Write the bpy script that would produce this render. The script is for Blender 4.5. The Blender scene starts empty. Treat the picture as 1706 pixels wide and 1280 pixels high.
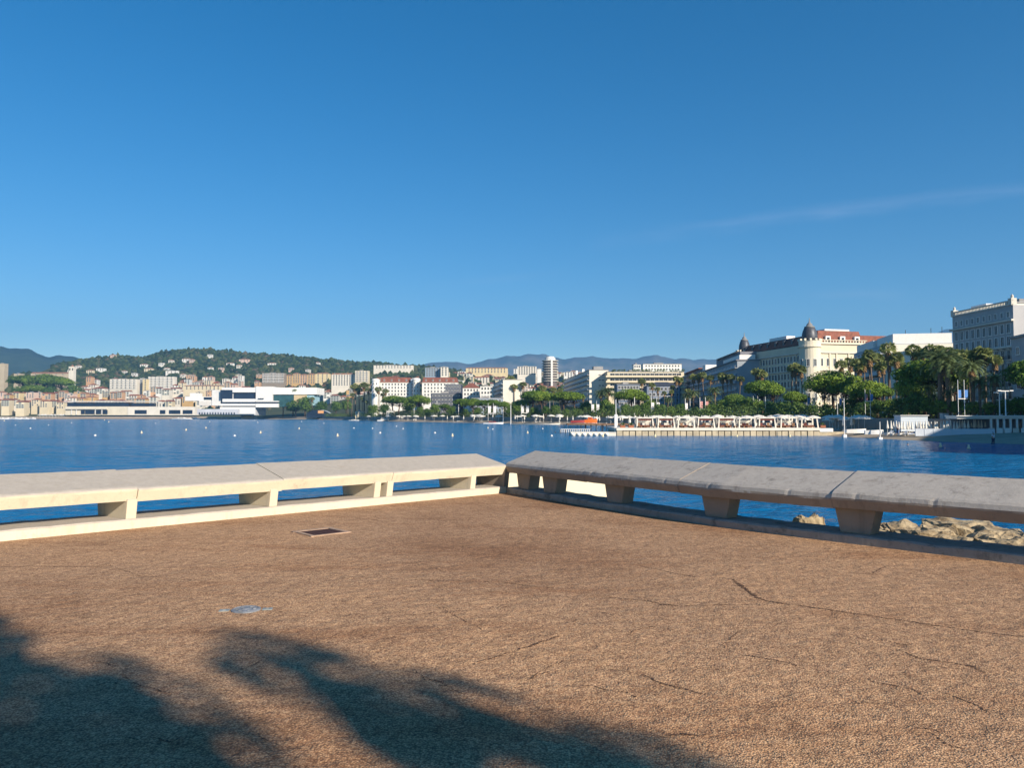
import bpy, bmesh, math, random
from math import radians as R, sin, cos, tan, atan2, pi, hypot, sqrt
from mathutils import Vector, Matrix, noise
sc = bpy.context.scene
col = sc.collection
# ---------------------------------------------------------------- camera
EYE = 3.8; F = 1280.0; CX, CY = 853.0, 640.0; PITCH = math.atan((694 - 640) / 1280)
cam = bpy.data.cameras.new("camera"); cam.sensor_width = 36; cam.lens = 36 * F / 1706
cam.clip_start = 0.1; cam.clip_end = 40000
co = bpy.data.objects.new("camera", cam); col.objects.link(co); sc.camera = co
co.location = (0, 0, EYE); co.rotation_euler = (pi / 2 + PITCH, 0, 0)
# ---------------------------------------------------------------- light
SUN_AZ = R(-49.5); SUN_EL = R(25)           # direction towards the sun, azimuth from +X
w = bpy.data.worlds.new("World"); sc.world = w; w.use_nodes = True
nt = w.node_tree; nt.nodes.clear()
wo = nt.nodes.new('ShaderNodeOutputWorld'); bg = nt.nodes.new('ShaderNodeBackground')
sky = nt.nodes.new('ShaderNodeTexSky'); sky.sky_type = 'NISHITA'; sky.sun_disc = False
sky.sun_elevation = SUN_EL; sky.sun_rotation = pi / 2 - SUN_AZ
sky.air_density = 0.88; sky.dust_density = 0.0; sky.ozone_density = 2.2; sky.altitude = 0
hs = nt.nodes.new('ShaderNodeHueSaturation'); hs.inputs['Saturation'].default_value = 1.44
hs.inputs['Hue'].default_value = 0.499
# faint cirrus streaks, part of the sky itself
tc = nt.nodes.new('ShaderNodeTexCoord')
def streak(az, el, slope, width, length, amt):
    # az/el tangents of the streak centre; returns a 0..1 mask socket
    sx = nt.nodes.new('ShaderNodeSeparateXYZ'); nt.links.new(tc.outputs['Generated'], sx.inputs[0])
    def m(op, a, b=None, clamp=False):
        n = nt.nodes.new('ShaderNodeMath'); n.operation = op; n.use_clamp = clamp
        for i, v in enumerate((a, b)):
            if v is None: continue
            if isinstance(v, (int, float)): n.inputs[i].default_value = v
            else: nt.links.new(v, n.inputs[i])
        return n.outputs[0]
    u = m('DIVIDE', sx.outputs[0], m('MAXIMUM', sx.outputs[1], 0.01)); v = m('DIVIDE', sx.outputs[2], m('MAXIMUM', sx.outputs[1], 0.01))
    nz = nt.nodes.new('ShaderNodeTexNoise'); nz.inputs['Scale'].default_value = 7; nz.inputs['Detail'].default_value = 5
    mp = nt.nodes.new('ShaderNodeMapping'); mp.inputs['Scale'].default_value = (1.2, 1, 7)
    nt.links.new(tc.outputs['Generated'], mp.inputs[0]); nt.links.new(mp.outputs[0], nz.inputs['Vector'])
    du = m('SUBTRACT', u, az)
    dv = m('SUBTRACT', m('SUBTRACT', v, el), m('MULTIPLY', du, slope))
    dv = m('ADD', dv, m('MULTIPLY', m('SUBTRACT', nz.outputs['Fac'], 0.5), width * 1.6))
    a = m('SUBTRACT', 1.0, m('ABSOLUTE', m('DIVIDE', dv, width)), True)
    b = m('SUBTRACT', 1.0, m('ABSOLUTE', m('DIVIDE', du, length)), True)
    nzz = m('MULTIPLY', m('SUBTRACT', nz.outputs['Fac'], 0.25), 1.6)
    return m('MULTIPLY', m('MULTIPLY', m('POWER', a, 1.5), m('POWER', b, 0.6)), m('MULTIPLY', nzz, amt), True)
s1 = streak(0.42, 0.270, 0.13, 0.016, 0.32, 0.27); s2 = streak(-0.02, 0.178, 0.10, 0.010, 0.10, 0.16); s3 = streak(0.45, 0.160, 0.02, 0.010, 0.07, 0.2)
prev = None
nt.links.new(sky.outputs[0], hs.inputs['Color']); cur = hs.outputs[0]
for s in (s1, s2, s3):
    mx = nt.nodes.new('ShaderNodeMix'); mx.data_type = 'RGBA'
    nt.links.new(s, mx.inputs[0]); nt.links.new(cur, mx.inputs[6]); mx.inputs[7].default_value = (6.5, 7.0, 8.6, 1); cur = mx.outputs[2]
nt.links.new(cur, bg.inputs[0]); bg.inputs[1].default_value = 0.08
nt.links.new(bg.outputs[0], wo.inputs[0])
sd = bpy.data.lights.new("sun", 'SUN'); sd.energy = 4.9; sd.angle = R(0.53); sd.color = (1.0, 0.89, 0.74)
so = bpy.data.objects.new("sun", sd); col.objects.link(so)
sv = Vector((cos(SUN_AZ) * cos(SUN_EL), sin(SUN_AZ) * cos(SUN_EL), sin(SUN_EL)))
so.rotation_euler = sv.to_track_quat('Z', 'Y').to_euler(); so.location = (20, -20, 30)
sc.view_settings.view_transform = 'Standard'; sc.view_settings.look = 'None'; sc.view_settings.exposure = 0.68; sc.view_settings.gamma = 1
sc.cycles.max_bounces = 6; sc.cycles.diffuse_bounces = 3; sc.cycles.glossy_bounces = 3; sc.cycles.volume_bounces = 0
sc.cycles.transparent_max_bounces = 8; sc.cycles.use_denoising = True
HAZE = 1.0e-4
# ---------------------------------------------------------------- helpers
def px(x, D): return (x - CX) / F * D                      # world X of photo column x at distance D
def zz(y, D): return EYE + D * tan(PITCH + math.atan((CY - y) / F))
def gnd(x, y, h=1.6, z=None):                               # pavement point under a photo pixel
    D = h / -tan(PITCH + math.atan((CY - y) / F)); return (px(x, D), D)
rnd = random.Random(7)
def setp(o, label=None, cat=None, group=None, kind=None):
    if label: o['label'] = label
    if cat: o['category'] = cat
    if group: o['group'] = group
    if kind: o['kind'] = kind
    return o
def empty(name, loc=(0, 0, 0), rz=0, **k):
    o = bpy.data.objects.new(name, None); col.objects.link(o); o.location = loc; o.rotation_euler = (0, 0, rz)
    o.empty_display_size = 0.2
    return setp(o, **k)
class MB:
    def __init__(s): s.v = []; s.f = []; s.m = []
    def add(s, vs, fs, m=0):
        n = len(s.v); s.v += [tuple(v) for v in vs]; s.f += [tuple(i + n for i in f) for f in fs]; s.m += [m] * len(fs)
    def box(s, x0, x1, y0, y1, z0, z1, m=0):
        s.add([(x0, y0, z0), (x1, y0, z0), (x1, y1, z0), (x0, y1, z0), (x0, y0, z1), (x1, y0, z1), (x1, y1, z1), (x0, y1, z1)],
              [(3, 2, 1, 0), (4, 5, 6, 7), (0, 1, 5, 4), (1, 2, 6, 5), (2, 3, 7, 6), (3, 0, 4, 7)], m)
    def quad(s, a, b, c, d, m=0): s.add([a, b, c, d], [(0, 1, 2, 3)], m)
    def prism(s, poly, z0, z1, m=0):
        n = len(poly); vs = [(p[0], p[1], z0) for p in poly] + [(p[0], p[1], z1) for p in poly]
        fs = [tuple(range(n - 1, -1, -1)), tuple(range(n, 2 * n))] + [(i, (i + 1) % n, n + (i + 1) % n, n + i) for i in range(n)]
        s.add(vs, fs, m)
    def hip(s, x0, x1, y0, y1, z0, z1, m=0, over=0.4, gable=False):
        x0 -= over; x1 += over; y0 -= over; y1 += over; ym = (y0 + y1) / 2; ins = 0 if gable else min((y1 - y0) / 2, (x1 - x0) * 0.4)
        s.add([(x0, y0, z0), (x1, y0, z0), (x1, y1, z0), (x0, y1, z0), (x0 + ins, ym, z1), (x1 - ins, ym, z1)],
              [(0, 1, 5, 4), (2, 3, 4, 5), (1, 2, 5), (3, 0, 4), (3, 2, 1, 0)], m)
    def tube(s, pts, rad, n=7, m=0, cap=True):
        base = len(s.v); P = [Vector(p) for p in pts]
        if not hasattr(rad, '__len__'): rad = [rad] * len(P)
        for i, p in enumerate(P):
            t = (P[min(i + 1, len(P) - 1)] - P[max(i - 1, 0)]).normalized()
            a = t.orthogonal().normalized() if abs(t.z) < .99 else Vector((1, 0, 0)); a = (a - t * a.dot(t)).normalized(); b = t.cross(a)
            for k in range(n):
                q = p + (a * cos(2 * pi * k / n) + b * sin(2 * pi * k / n)) * rad[i]; s.v.append(tuple(q))
        for i in range(len(P) - 1):
            for k in range(n):
                s.f.append((base + i * n + k, base + i * n + (k + 1) % n, base + (i + 1) * n + (k + 1) % n, base + (i + 1) * n + k)); s.m.append(m)
        if cap:
            s.f.append(tuple(base + k for k in range(n - 1, -1, -1))); s.m.append(m)
            e = base + (len(P) - 1) * n; s.f.append(tuple(e + k for k in range(n))); s.m.append(m)
    def lathe(s, prof, cx=0, cy=0, n=12, m=0):
        base = len(s.v)
        for r, z in prof:
            for k in range(n): s.v.append((cx + r * cos(2 * pi * k / n), cy + r * sin(2 * pi * k / n), z))
        for i in range(len(prof) - 1):
            for k in range(n):
                s.f.append((base + i * n + k, base + i * n + (k + 1) % n, base + (i + 1) * n + (k + 1) % n, base + (i + 1) * n + k)); s.m.append(m)
        s.f.append(tuple(base + k for k in range(n - 1, -1, -1))); s.m.append(m)
        e = base + (len(prof) - 1) * n; s.f.append(tuple(e + k for k in range(n))); s.m.append(m)
    def mesh(s, name, mats, smooth=False):
        me = bpy.data.meshes.new(name); me.from_pydata(s.v, [], s.f)
        if not hasattr(mats, '__len__'): mats = [mats]
        for m in mats: me.materials.append(m)
        if len(mats) > 1: me.polygons.foreach_set('material_index', s.m)
        if smooth: me.polygons.foreach_set('use_smooth', [True] * len(s.f))
        me.update(); return me
    def build(s, name, mats, parent=None, smooth=False, **k):
        return link(name, s.mesh(name, mats, smooth), parent, **k)
def link(name, me, parent=None, loc=None, rz=None, scale=None, **k):
    o = bpy.data.objects.new(name, me); col.objects.link(o)
    if parent: o.parent = parent
    if loc: o.location = loc
    if rz is not None: o.rotation_euler = (0, 0, rz)
    if scale: o.scale = scale
    return setp(o, **k)
def kids(o): return KID.get(o.name, [])
KID = {}
def copy_tree(root, loc, rz=None, scale=None, **k):
    r = root.copy(); col.objects.link(r); r.location = loc
    if rz is not None: r.rotation_euler = (0, 0, rz)
    if scale: r.scale = scale if hasattr(scale, '__len__') else (scale,) * 3
    setp(r, **k)
    for ch in TREE[root.name]:
        c = ch.copy(); col.objects.link(c); c.parent = r
        for g in TREE.get(ch.name, []):
            d = g.copy(); col.objects.link(d); d.parent = c
    return r
TREE = {}
# ---------------------------------------------------------------- materials
def mat(name, c, rough=0.8, var=0.0, scale=1.0, bump=0.0, metal=0.0, spec=0.3, c2=None, detail=4, coords='Object', bscale=None):
    m = bpy.data.materials.new(name); m.use_nodes = True; t = m.node_tree; b = t.nodes['Principled BSDF']
    b.inputs['Roughness'].default_value = rough; b.inputs['Metallic'].default_value = metal; b.inputs['Specular IOR Level'].default_value = spec
    b.inputs['Base Color'].default_value = (*c, 1)
    if var or c2:
        tcn = t.nodes.new('ShaderNodeTexCoord'); nz = t.nodes.new('ShaderNodeTexNoise'); nz.inputs['Scale'].default_value = scale; nz.inputs['Detail'].default_value = detail
        nz.inputs['Roughness'].default_value = 0.65
        t.links.new(tcn.outputs[coords], nz.inputs['Vector'])
        rp = t.nodes.new('ShaderNodeValToRGB'); d = c2 or tuple(x * (1 - var) for x in c)
        rp.color_ramp.elements[0].position = 0.35; rp.color_ramp.elements[1].position = 0.65
        rp.color_ramp.elements[0].color = (*d, 1); rp.color_ramp.elements[1].color = (*c, 1)
        t.links.new(nz.outputs['Fac'], rp.inputs[0]); t.links.new(rp.outputs[0], b.inputs['Base Color'])
        if bump:
            bp = t.nodes.new('ShaderNodeBump'); bp.inputs['Strength'].default_value = 1; bp.inputs['Distance'].default_value = bump
            if bscale:
                nz = t.nodes.new('ShaderNodeTexNoise'); nz.inputs['Scale'].default_value = bscale; nz.inputs['Detail'].default_value = 5; t.links.new(tcn.outputs[coords], nz.inputs['Vector'])
            t.links.new(nz.outputs['Fac'], bp.inputs['Height']); t.links.new(bp.outputs[0], b.inputs['Normal'])
    return m
def node(t, kind, **k):
    n = t.nodes.new(kind)
    for a, v in k.items():
        if a in n.bl_rna.properties.keys(): setattr(n, a, v)
        else: n.inputs[a.replace('_', ' ')].default_value = v
    return n
MATC = {}
def plaster(c):
    k = tuple(round(x, 2) for x in c)
    if k not in MATC: MATC[k] = mat('plaster', c, 0.9, var=0.14, scale=0.12, detail=6)
    return MATC[k]
M_roof = mat('clay_tile', (0.36, 0.13, 0.065), 0.9, scale=0.5, c2=(0.22, 0.09, 0.06))
M_roof2 = mat('weathered_tile', (0.40, 0.20, 0.12), 0.9, scale=0.5, c2=(0.24, 0.13, 0.09))
M_roofred = mat('red_tile', (0.28, 0.10, 0.065), 0.85, scale=0.6, c2=(0.17, 0.07, 0.05))
M_flat = mat('roof_felt', (0.34, 0.33, 0.32), 0.9, var=0.3, scale=0.3)
M_glass = mat('window_glass', (0.02, 0.028, 0.04), 0.18, spec=0.5, var=0.5, scale=0.6)
M_white = mat('white_paint', (0.78, 0.76, 0.72), 0.6, var=0.08, scale=1.5)
M_cream = mat('cream_paint', (0.70, 0.60, 0.42), 0.8, var=0.08, scale=0.3)
M_dark = mat('dark_metal', (0.05, 0.05, 0.06), 0.5, var=0.3, scale=2)
M_slate = mat('slate', (0.09, 0.095, 0.11), 0.45, var=0.35, scale=1.2, metal=0.2)
M_trim = mat('stone_trim', (0.62, 0.58, 0.50), 0.8, var=0.15, scale=0.4)
M_shut = mat('shutter', (0.30, 0.36, 0.33), 0.8, var=0.2, scale=1)
M_awn = mat('awning', (0.62, 0.58, 0.5), 0.8, var=0.2, scale=0.5)
M_trunk = mat('pine_bark', (0.12, 0.075, 0.05), 0.95, var=0.5, scale=3, bump=.03)
M_palmtr = mat('palm_bark', (0.20, 0.15, 0.11), 0.95, var=0.5, scale=5, bump=.03)
M_dead = mat('dead_frond', (0.26, 0.16, 0.075), 0.9, var=0.4, scale=3)
def leafmat(name, a, b, scale=0.35, trans=0.25):
    m = mat(name, a, 0.65, scale=scale, c2=b, detail=3); t = m.node_tree; p = t.nodes['Principled BSDF']
    ts = t.nodes.new('ShaderNodeBsdfTranslucent'); mx = t.nodes.new('ShaderNodeMixShader'); mx.inputs[0].default_value = trans
    oi = t.nodes.new('ShaderNodeObjectInfo'); h_ = t.nodes.new('ShaderNodeHueSaturation'); mr_ = t.nodes.new('ShaderNodeMapRange'); mr_.inputs['To Min'].default_value = .75; mr_.inputs['To Max'].default_value = 1.35
    t.links.new(oi.outputs['Random'], mr_.inputs[0]); t.links.new(mr_.outputs[0], h_.inputs['Value']); mh_ = t.nodes.new('ShaderNodeMapRange'); mh_.inputs['To Min'].default_value = .515; mh_.inputs['To Max'].default_value = .485; t.links.new(oi.outputs['Random'], mh_.inputs[0]); t.links.new(mh_.outputs[0], h_.inputs['Hue'])
    t.links.new(p.inputs['Base Color'].links[0].from_socket, h_.inputs['Color']); t.links.new(h_.outputs[0], p.inputs['Base Color'])
    src = p.inputs['Base Color'].links[0].from_socket; t.links.new(src, ts.inputs[0])
    t.links.new(p.outputs[0], mx.inputs[1]); t.links.new(ts.outputs[0], mx.inputs[2]); t.links.new(mx.outputs[0], t.nodes['Material Output'].inputs[0])
    return m
M_pine = leafmat('pine_needles', (0.20, 0.29, 0.03), (0.07, 0.135, 0.02), 0.5)
M_oak = leafmat('evergreen_leaf', (0.14, 0.23, 0.038), (0.055, 0.11, 0.02), 0.5)
M_palm = leafmat('palm_leaf', (0.24, 0.26, 0.085), (0.12, 0.16, 0.05), 0.9)
M_palm2 = leafmat('date_palm_leaf', (0.17, 0.22, 0.08), (0.09, 0.13, 0.05), 0.9)
M_hedge = leafmat('hedge_leaf', (0.10, 0.16, 0.038), (0.045, 0.085, 0.022), 0.6)
# ---------------------------------------------------------------- terrain
def interp(tab, x, k=1):
    if x <= tab[0][0]: return tab[0][k]
    for a, b in zip(tab, tab[1:]):
        if x <= b[0]: return a[k] + (b[k] - a[k]) * (x - a[0]) / (b[0] - a[0])
    return tab[-1][k]
SHORE = [(-700, 1150), (0, 1110), (400, 1070), (520, 960), (600, 700), (650, 560), (760, 470), (850, 400), (960, 330), (1080, 260), (1200, 205), (1320, 165), (1420, 140), (1500, 124), (1600, 112), (1706, 105), (2100, 85), (2800, 70)]
CREST = [(-700, 632, 1700), (-100, 628, 1600), (0, 634, 1600), (60, 622, 1650), (95, 609, 1900), (130, 602, 2050), (160, 597, 2150), (200, 595, 2200), (237, 598, 2200), (262, 589, 2250), (300, 584, 2250), (350, 584, 2250), (400, 589, 2250), (470, 593, 2200), (530, 600, 2150), (580, 604, 2100), (640, 608, 2050), (700, 613, 1950), (740, 617, 1850), (790, 624, 1700), (860, 626, 1600), (930, 628, 1500), (1000, 626, 1400), (1130, 628, 1300), (1250, 650, 1100), (1400, 672, 900), (1706, 684, 800), (2800, 688, 700)]
def shore(x): return interp(SHORE, x)
def terr_h(x, D):
    s = shore(x); d = D - s
    if d < 0: return max(-4, d * 0.06)
    if d < 22: return d * 0.062
    if d < 23: return 1.36 + (d - 22) * 2.0
    s0 = s + 60
    if D <= s0: return 3.36
    Dc = interp(CREST, x, 2); zc = zz(interp(CREST, x, 1), Dc)
    if D <= Dc: t = (D - s0) / (Dc - s0); return 3.36 + (zc - 3.36) * t ** 1.25
    return max(3.0, zc - (D - Dc) * 0.12)
def gz(x, D): return terr_h(x, D)
cols_ = [x for x in range(-700, 2801, 20)]
def grid(name, rows, m, jit=0, **k):
    mb = MB(); n = len(cols_)
    for r in rows:
        for x in cols_:
            D = r(x); z = terr_h(x, D)
            if jit and D > shore(x) + 150: z += (noise.noise(Vector((x * .05, D * .01, 0)))) * jit
            mb.v.append((px(x, D), D, z))
    for i in range(len(rows) - 1):
        for j in range(n - 1): mb.f.append((i * n + j, i * n + j + 1, (i + 1) * n + j + 1, (i + 1) * n + j)); mb.m.append(0)
    return mb.build(name, m, kind='structure', **k)
def off(d): return lambda x: shore(x) + d
def frac(t): return lambda x: shore(x) + 60 + (interp(CREST, x, 2) - shore(x) - 60) * t
M_sand = mat('beach_sand', (0.40, 0.33, 0.24), 0.95, scale=0.3, c2=(0.30, 0.245, 0.18), detail=8)
M_prom = mat('promenade_paving', (0.36, 0.30, 0.25), 0.9, var=0.25, scale=0.2)
M_land = mat('scrub_ground', (0.09, 0.10, 0.045), 0.95, scale=0.03, c2=(0.05, 0.065, 0.03), detail=8)
grid('beach', [off(-80), off(-30), off(-8), off(0), off(4), off(9), off(15), off(22)], M_sand)
grid('promenade', [off(22), off(23), off(30), off(60)], M_prom)
grid('hill', [off(60)] + [frac(t / 14) for t in range(1, 15)] + [lambda x, k=k: interp(CREST, x, 2) * k for k in (1.05, 1.15, 1.4, 1.8)] + [lambda x: 9500], M_land, jit=3)
def ridge(name, tab, D, dep, m, rough, seed):
    mb = MB(); xs = []
    x = tab[0][0]
    while x <= tab[-1][0]: xs.append(x); x += 6
    n = len(xs); K = 9
    for i in range(K):
        t = i / (K - 1)
        for x in xs:
            DD = D - dep * (1 - t)
            zt = zz(interp(tab, x), D)
            z = 2 + (zt - 2) * (t ** 1.2) + noise.fractal(Vector((x * .03, t * 4, seed)), 1, 2, 4) * rough * (0.4 + t) * (1 if i else 0)
            mb.v.append((px(x, D) * (DD / D), DD, z))
    for x in xs: mb.v.append((px(x, D) * 1.06, D * 1.06, 1))
    for i in range(K):
        for j in range(n - 1): mb.f.append((i * n + j, i * n + j + 1, (i + 1) * n + j + 1, (i + 1) * n + j)); mb.m.append(0)
    return mb.build(name, m, smooth=True, kind='structure')
M_far = mat('wooded_hill', (0.05, 0.075, 0.035), 0.95, scale=0.012, c2=(0.025, 0.045, 0.022), detail=8)
M_mtn = mat('limestone_mountain', (0.20, 0.17, 0.13), 0.95, scale=0.004, c2=(0.06, 0.075, 0.05), detail=9)
ridge('hill', [(-700, 600), (-300, 560), (-60, 571), (0, 577), (22, 580), (45, 583), (62, 590), (78, 594), (100, 592), (122, 596), (150, 601), (210, 606), (330, 640)], 4600, 1700, M_far, 9, 1)
ridge('mountain', [(640, 640), (690, 610), (720, 605), (745, 603), (775, 605), (800, 603), (822, 598), (845, 594), (862, 594), (880, 591), (905, 590), (922, 594), (938, 599), (955, 597), (970, 595), (1000, 596), (1030, 597), (1060, 596), (1080, 596), (1091, 592), (1103, 594), (1118, 597), (1140, 598), (1250, 600), (1420, 595), (1500, 585), (1545, 566), (1562, 556), (1580, 548), (1605, 549), (1650, 560), (1720, 580), (1850, 600), (2400, 600)], 8600, 1900, M_mtn, 22, 5)
# sea
def sea_mat():
    m = bpy.data.materials.new('sea_water'); m.use_nodes = True; t = m.node_tree; b = t.nodes['Principled BSDF']
    b.inputs['Base Color'].default_value = (0.003, 0.125, 0.30, 1); b.inputs['Specular IOR Level'].default_value = 0.2; b.inputs['Roughness'].default_value = 0.15; b.inputs['IOR'].default_value = 1.27
    tcn = t.nodes.new('ShaderNodeTexCoord')
    def nz(sc_, sx, sy, det, rot=0.0):
        mp = t.nodes.new('ShaderNodeMapping'); mp.inputs['Scale'].default_value = (sx, sy, 1); mp.inputs['Rotation'].default_value = (0, 0, rot)
        t.links.new(tcn.outputs['Object'], mp.inputs[0]); n = t.nodes.new('ShaderNodeTexNoise'); n.inputs['Scale'].default_value = sc_; n.inputs['Detail'].default_value = det; n.inputs['Roughness'].default_value = 0.6
        t.links.new(mp.outputs[0], n.inputs['Vector']); return n.outputs['Fac']
    a = nz(0.55, 0.55, 1.3, 5, 0.25); c = nz(3.2, 0.6, 1.2, 3, -0.15); L = nz(0.012, 0.35, 1.6, 3, 0.1)
    mr = node(t, 'ShaderNodeMapRange'); mr.inputs['From Min'].default_value = 0.42; mr.inputs['From Max'].default_value = 0.60; mr.inputs['To Min'].default_value = 0.35; mr.inputs['To Max'].default_value = 1.0
    t.links.new(L, mr.inputs[0])
    ml = t.nodes.new('ShaderNodeMath'); ml.operation = 'MULTIPLY'; ml.inputs[1].default_value = 0.16; t.links.new(c, ml.inputs[0])
    ad = t.nodes.new('ShaderNodeMath'); ad.operation = 'ADD'; t.links.new(a, ad.inputs[0]); t.links.new(ml.outputs[0], ad.inputs[1])
    m2 = t.nodes.new('ShaderNodeMath'); m2.operation = 'MULTIPLY'; t.links.new(ad.outputs[0], m2.inputs[0]); t.links.new(mr.outputs[0], m2.inputs[1])
    bp = t.nodes.new('ShaderNodeBump'); bp.inputs['Strength'].default_value = 1; bp.inputs['Distance'].default_value = 1.9
    t.links.new(m2.outputs[0], bp.inputs['Height']); t.links.new(bp.outputs[0], b.inputs['Normal'])
    return m
mb = MB(); rows = []; D = 8.0
while D < 420: rows.append(D); D *= 1.0085
rows += [430, 600, 1000, 2000, 6500]; cs = list(range(-860, 2580, 8)); n = len(cs)
for D in rows:
    cell = D * 8 / 1280; a1 = .055 * max(0, 1 - cell / 1.4) ; a2 = .03 * max(0, 1 - cell / .6); a3 = .05 * max(0, 1 - cell / 2.6); a0 = max(0, 1 - D / 430)
    for x in cs:
        X = px(x, D); z = 0
        if D < 428:
            z = noise.noise(Vector((X * .55 + D * .15, D * 1.1 - X * .2, 0))) * a1 + noise.noise(Vector((X * 1.6, D * 3.1, 4))) * a2 + noise.noise(Vector((X * .16, D * .42, 9))) * a3
        mb.v.append((X, D, z * a0 * 1.5))
for i in range(len(rows) - 1):
    for j in range(n - 1): mb.f.append((i * n + j, i * n + j + 1, (i + 1) * n + j + 1, (i + 1) * n + j)); mb.m.append(0)
x0, x1 = px(cs[0], 1), px(cs[-1], 1)
mb.add([(-9000, -300, 0), (9000, -300, 0), (9000, 8, 0), (x1 * 8, 8, 0), (x0 * 8, 8, 0), (-9000, 8, 0), (x0 * 6500, 6500, 0), (-9000, 6500, 0), (x1 * 6500, 6500, 0), (9000, 6500, 0), (9000, 9000, 0), (-9000, 9000, 0)], [(0, 1, 2, 3, 4, 5), (5, 4, 6, 7), (3, 2, 9, 8), (7, 6, 8, 9, 10, 11)])
mb.build('sea', sea_mat(), kind='structure', smooth=True)
mb = MB(); mb.quad((-9000, -300, -5), (9000, -300, -5), (9000, 9000, -5), (-9000, 9000, -5)); mb.build('seabed', M_sand, kind='structure')

# ================================================================= FOREGROUND TERRACE
PZ = 2.2
LW = [(-16.5, -0.3), (-12.0, 4.35), (-6.58, 9.86), (-4.06, 12.35), (-0.12, 16.16)]            # kerb foot, left wall, far end = corner
RW = [(-0.12, 16.16), (0.55, 15.06), (1.54, 13.4), (3.02, 11.13), (4.2, 9.78), (5.54, 8.31), (9.6, 3.9), (14, -0.8)]
class Line:
    def __init__(s, pts, side):
        s.p = [Vector(p) for p in pts]; s.side = side; s.L = [0]
        for a, b in zip(s.p, s.p[1:]): s.L.append(s.L[-1] + (b - a).length)
        s.n = []
        for i in range(len(s.p)):
            d = Vector((0, 0))
            if i: d += (s.p[i] - s.p[i - 1]).normalized()
            if i < len(s.p) - 1: d += (s.p[i + 1] - s.p[i]).normalized()
            d.normalize(); s.n.append(Vector((-d.y, d.x)) * side)
    def at(s, t, off=0):
        t = max(0, min(s.L[-1], t))
        for i in range(len(s.p) - 1):
            if t <= s.L[i + 1] + 1e-9:
                k = (t - s.L[i]) / (s.L[i + 1] - s.L[i]); return s.p[i].lerp(s.p[i + 1], k) + s.n[i].lerp(s.n[i + 1], k).normalized() * off
    def nat(s, t):
        a = s.at(t, 0); return (s.at(t, 1) - a)
    def tpx(s, x):        # arc length where photo column x meets the kerb foot
        best = None
        for i in range(4000):
            t = s.L[-1] * i / 4000; p = s.at(t)
            if p.y > 1:
                e = abs(p.x / p.y - (x - CX) / F)
                if best is None or e < best[0]: best = (e, t)
        return best[1]
LL = Line(LW, 1); RL = Line(RW, 1)
def loft(mb, line, t0, t1, prof, step=0.12, jit=0.003, seed=0, m=0, chip=0.0):
    n = max(2, int((t1 - t0) / step)); k = len(prof); base = len(mb.v)
    for i in range(n + 1):
        t = t0 + (t1 - t0) * i / n
        for j, (o, z) in enumerate(prof):
            q = noise.noise(Vector((t * 3.1, j * 1.7, seed))) * jit * 2
            ch = 0
            if chip and j in (1, 2, 3):
                ch = max(0, noise.noise(Vector((t * 2.1, seed * 3.3, 5))) - 0.15) * chip * .7 + max(0, noise.noise(Vector((t * 12, seed, 9))) - 0.25) * chip * .9
            p = line.at(t, o + q + ch * .5); mb.v.append((p.x, p.y, PZ + z + q - ch))
    for i in range(n):
        for j in range(k):
            a = base + i * k + j; b = base + i * k + (j + 1) % k; mb.f.append((a, b, b + k, a + k)); mb.m.append(m)
    mb.f.append(tuple(base + j for j in range(k - 1, -1, -1))); mb.m.append(m)
    mb.f.append(tuple(base + n * k + j for j in range(k))); mb.m.append(m)
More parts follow.
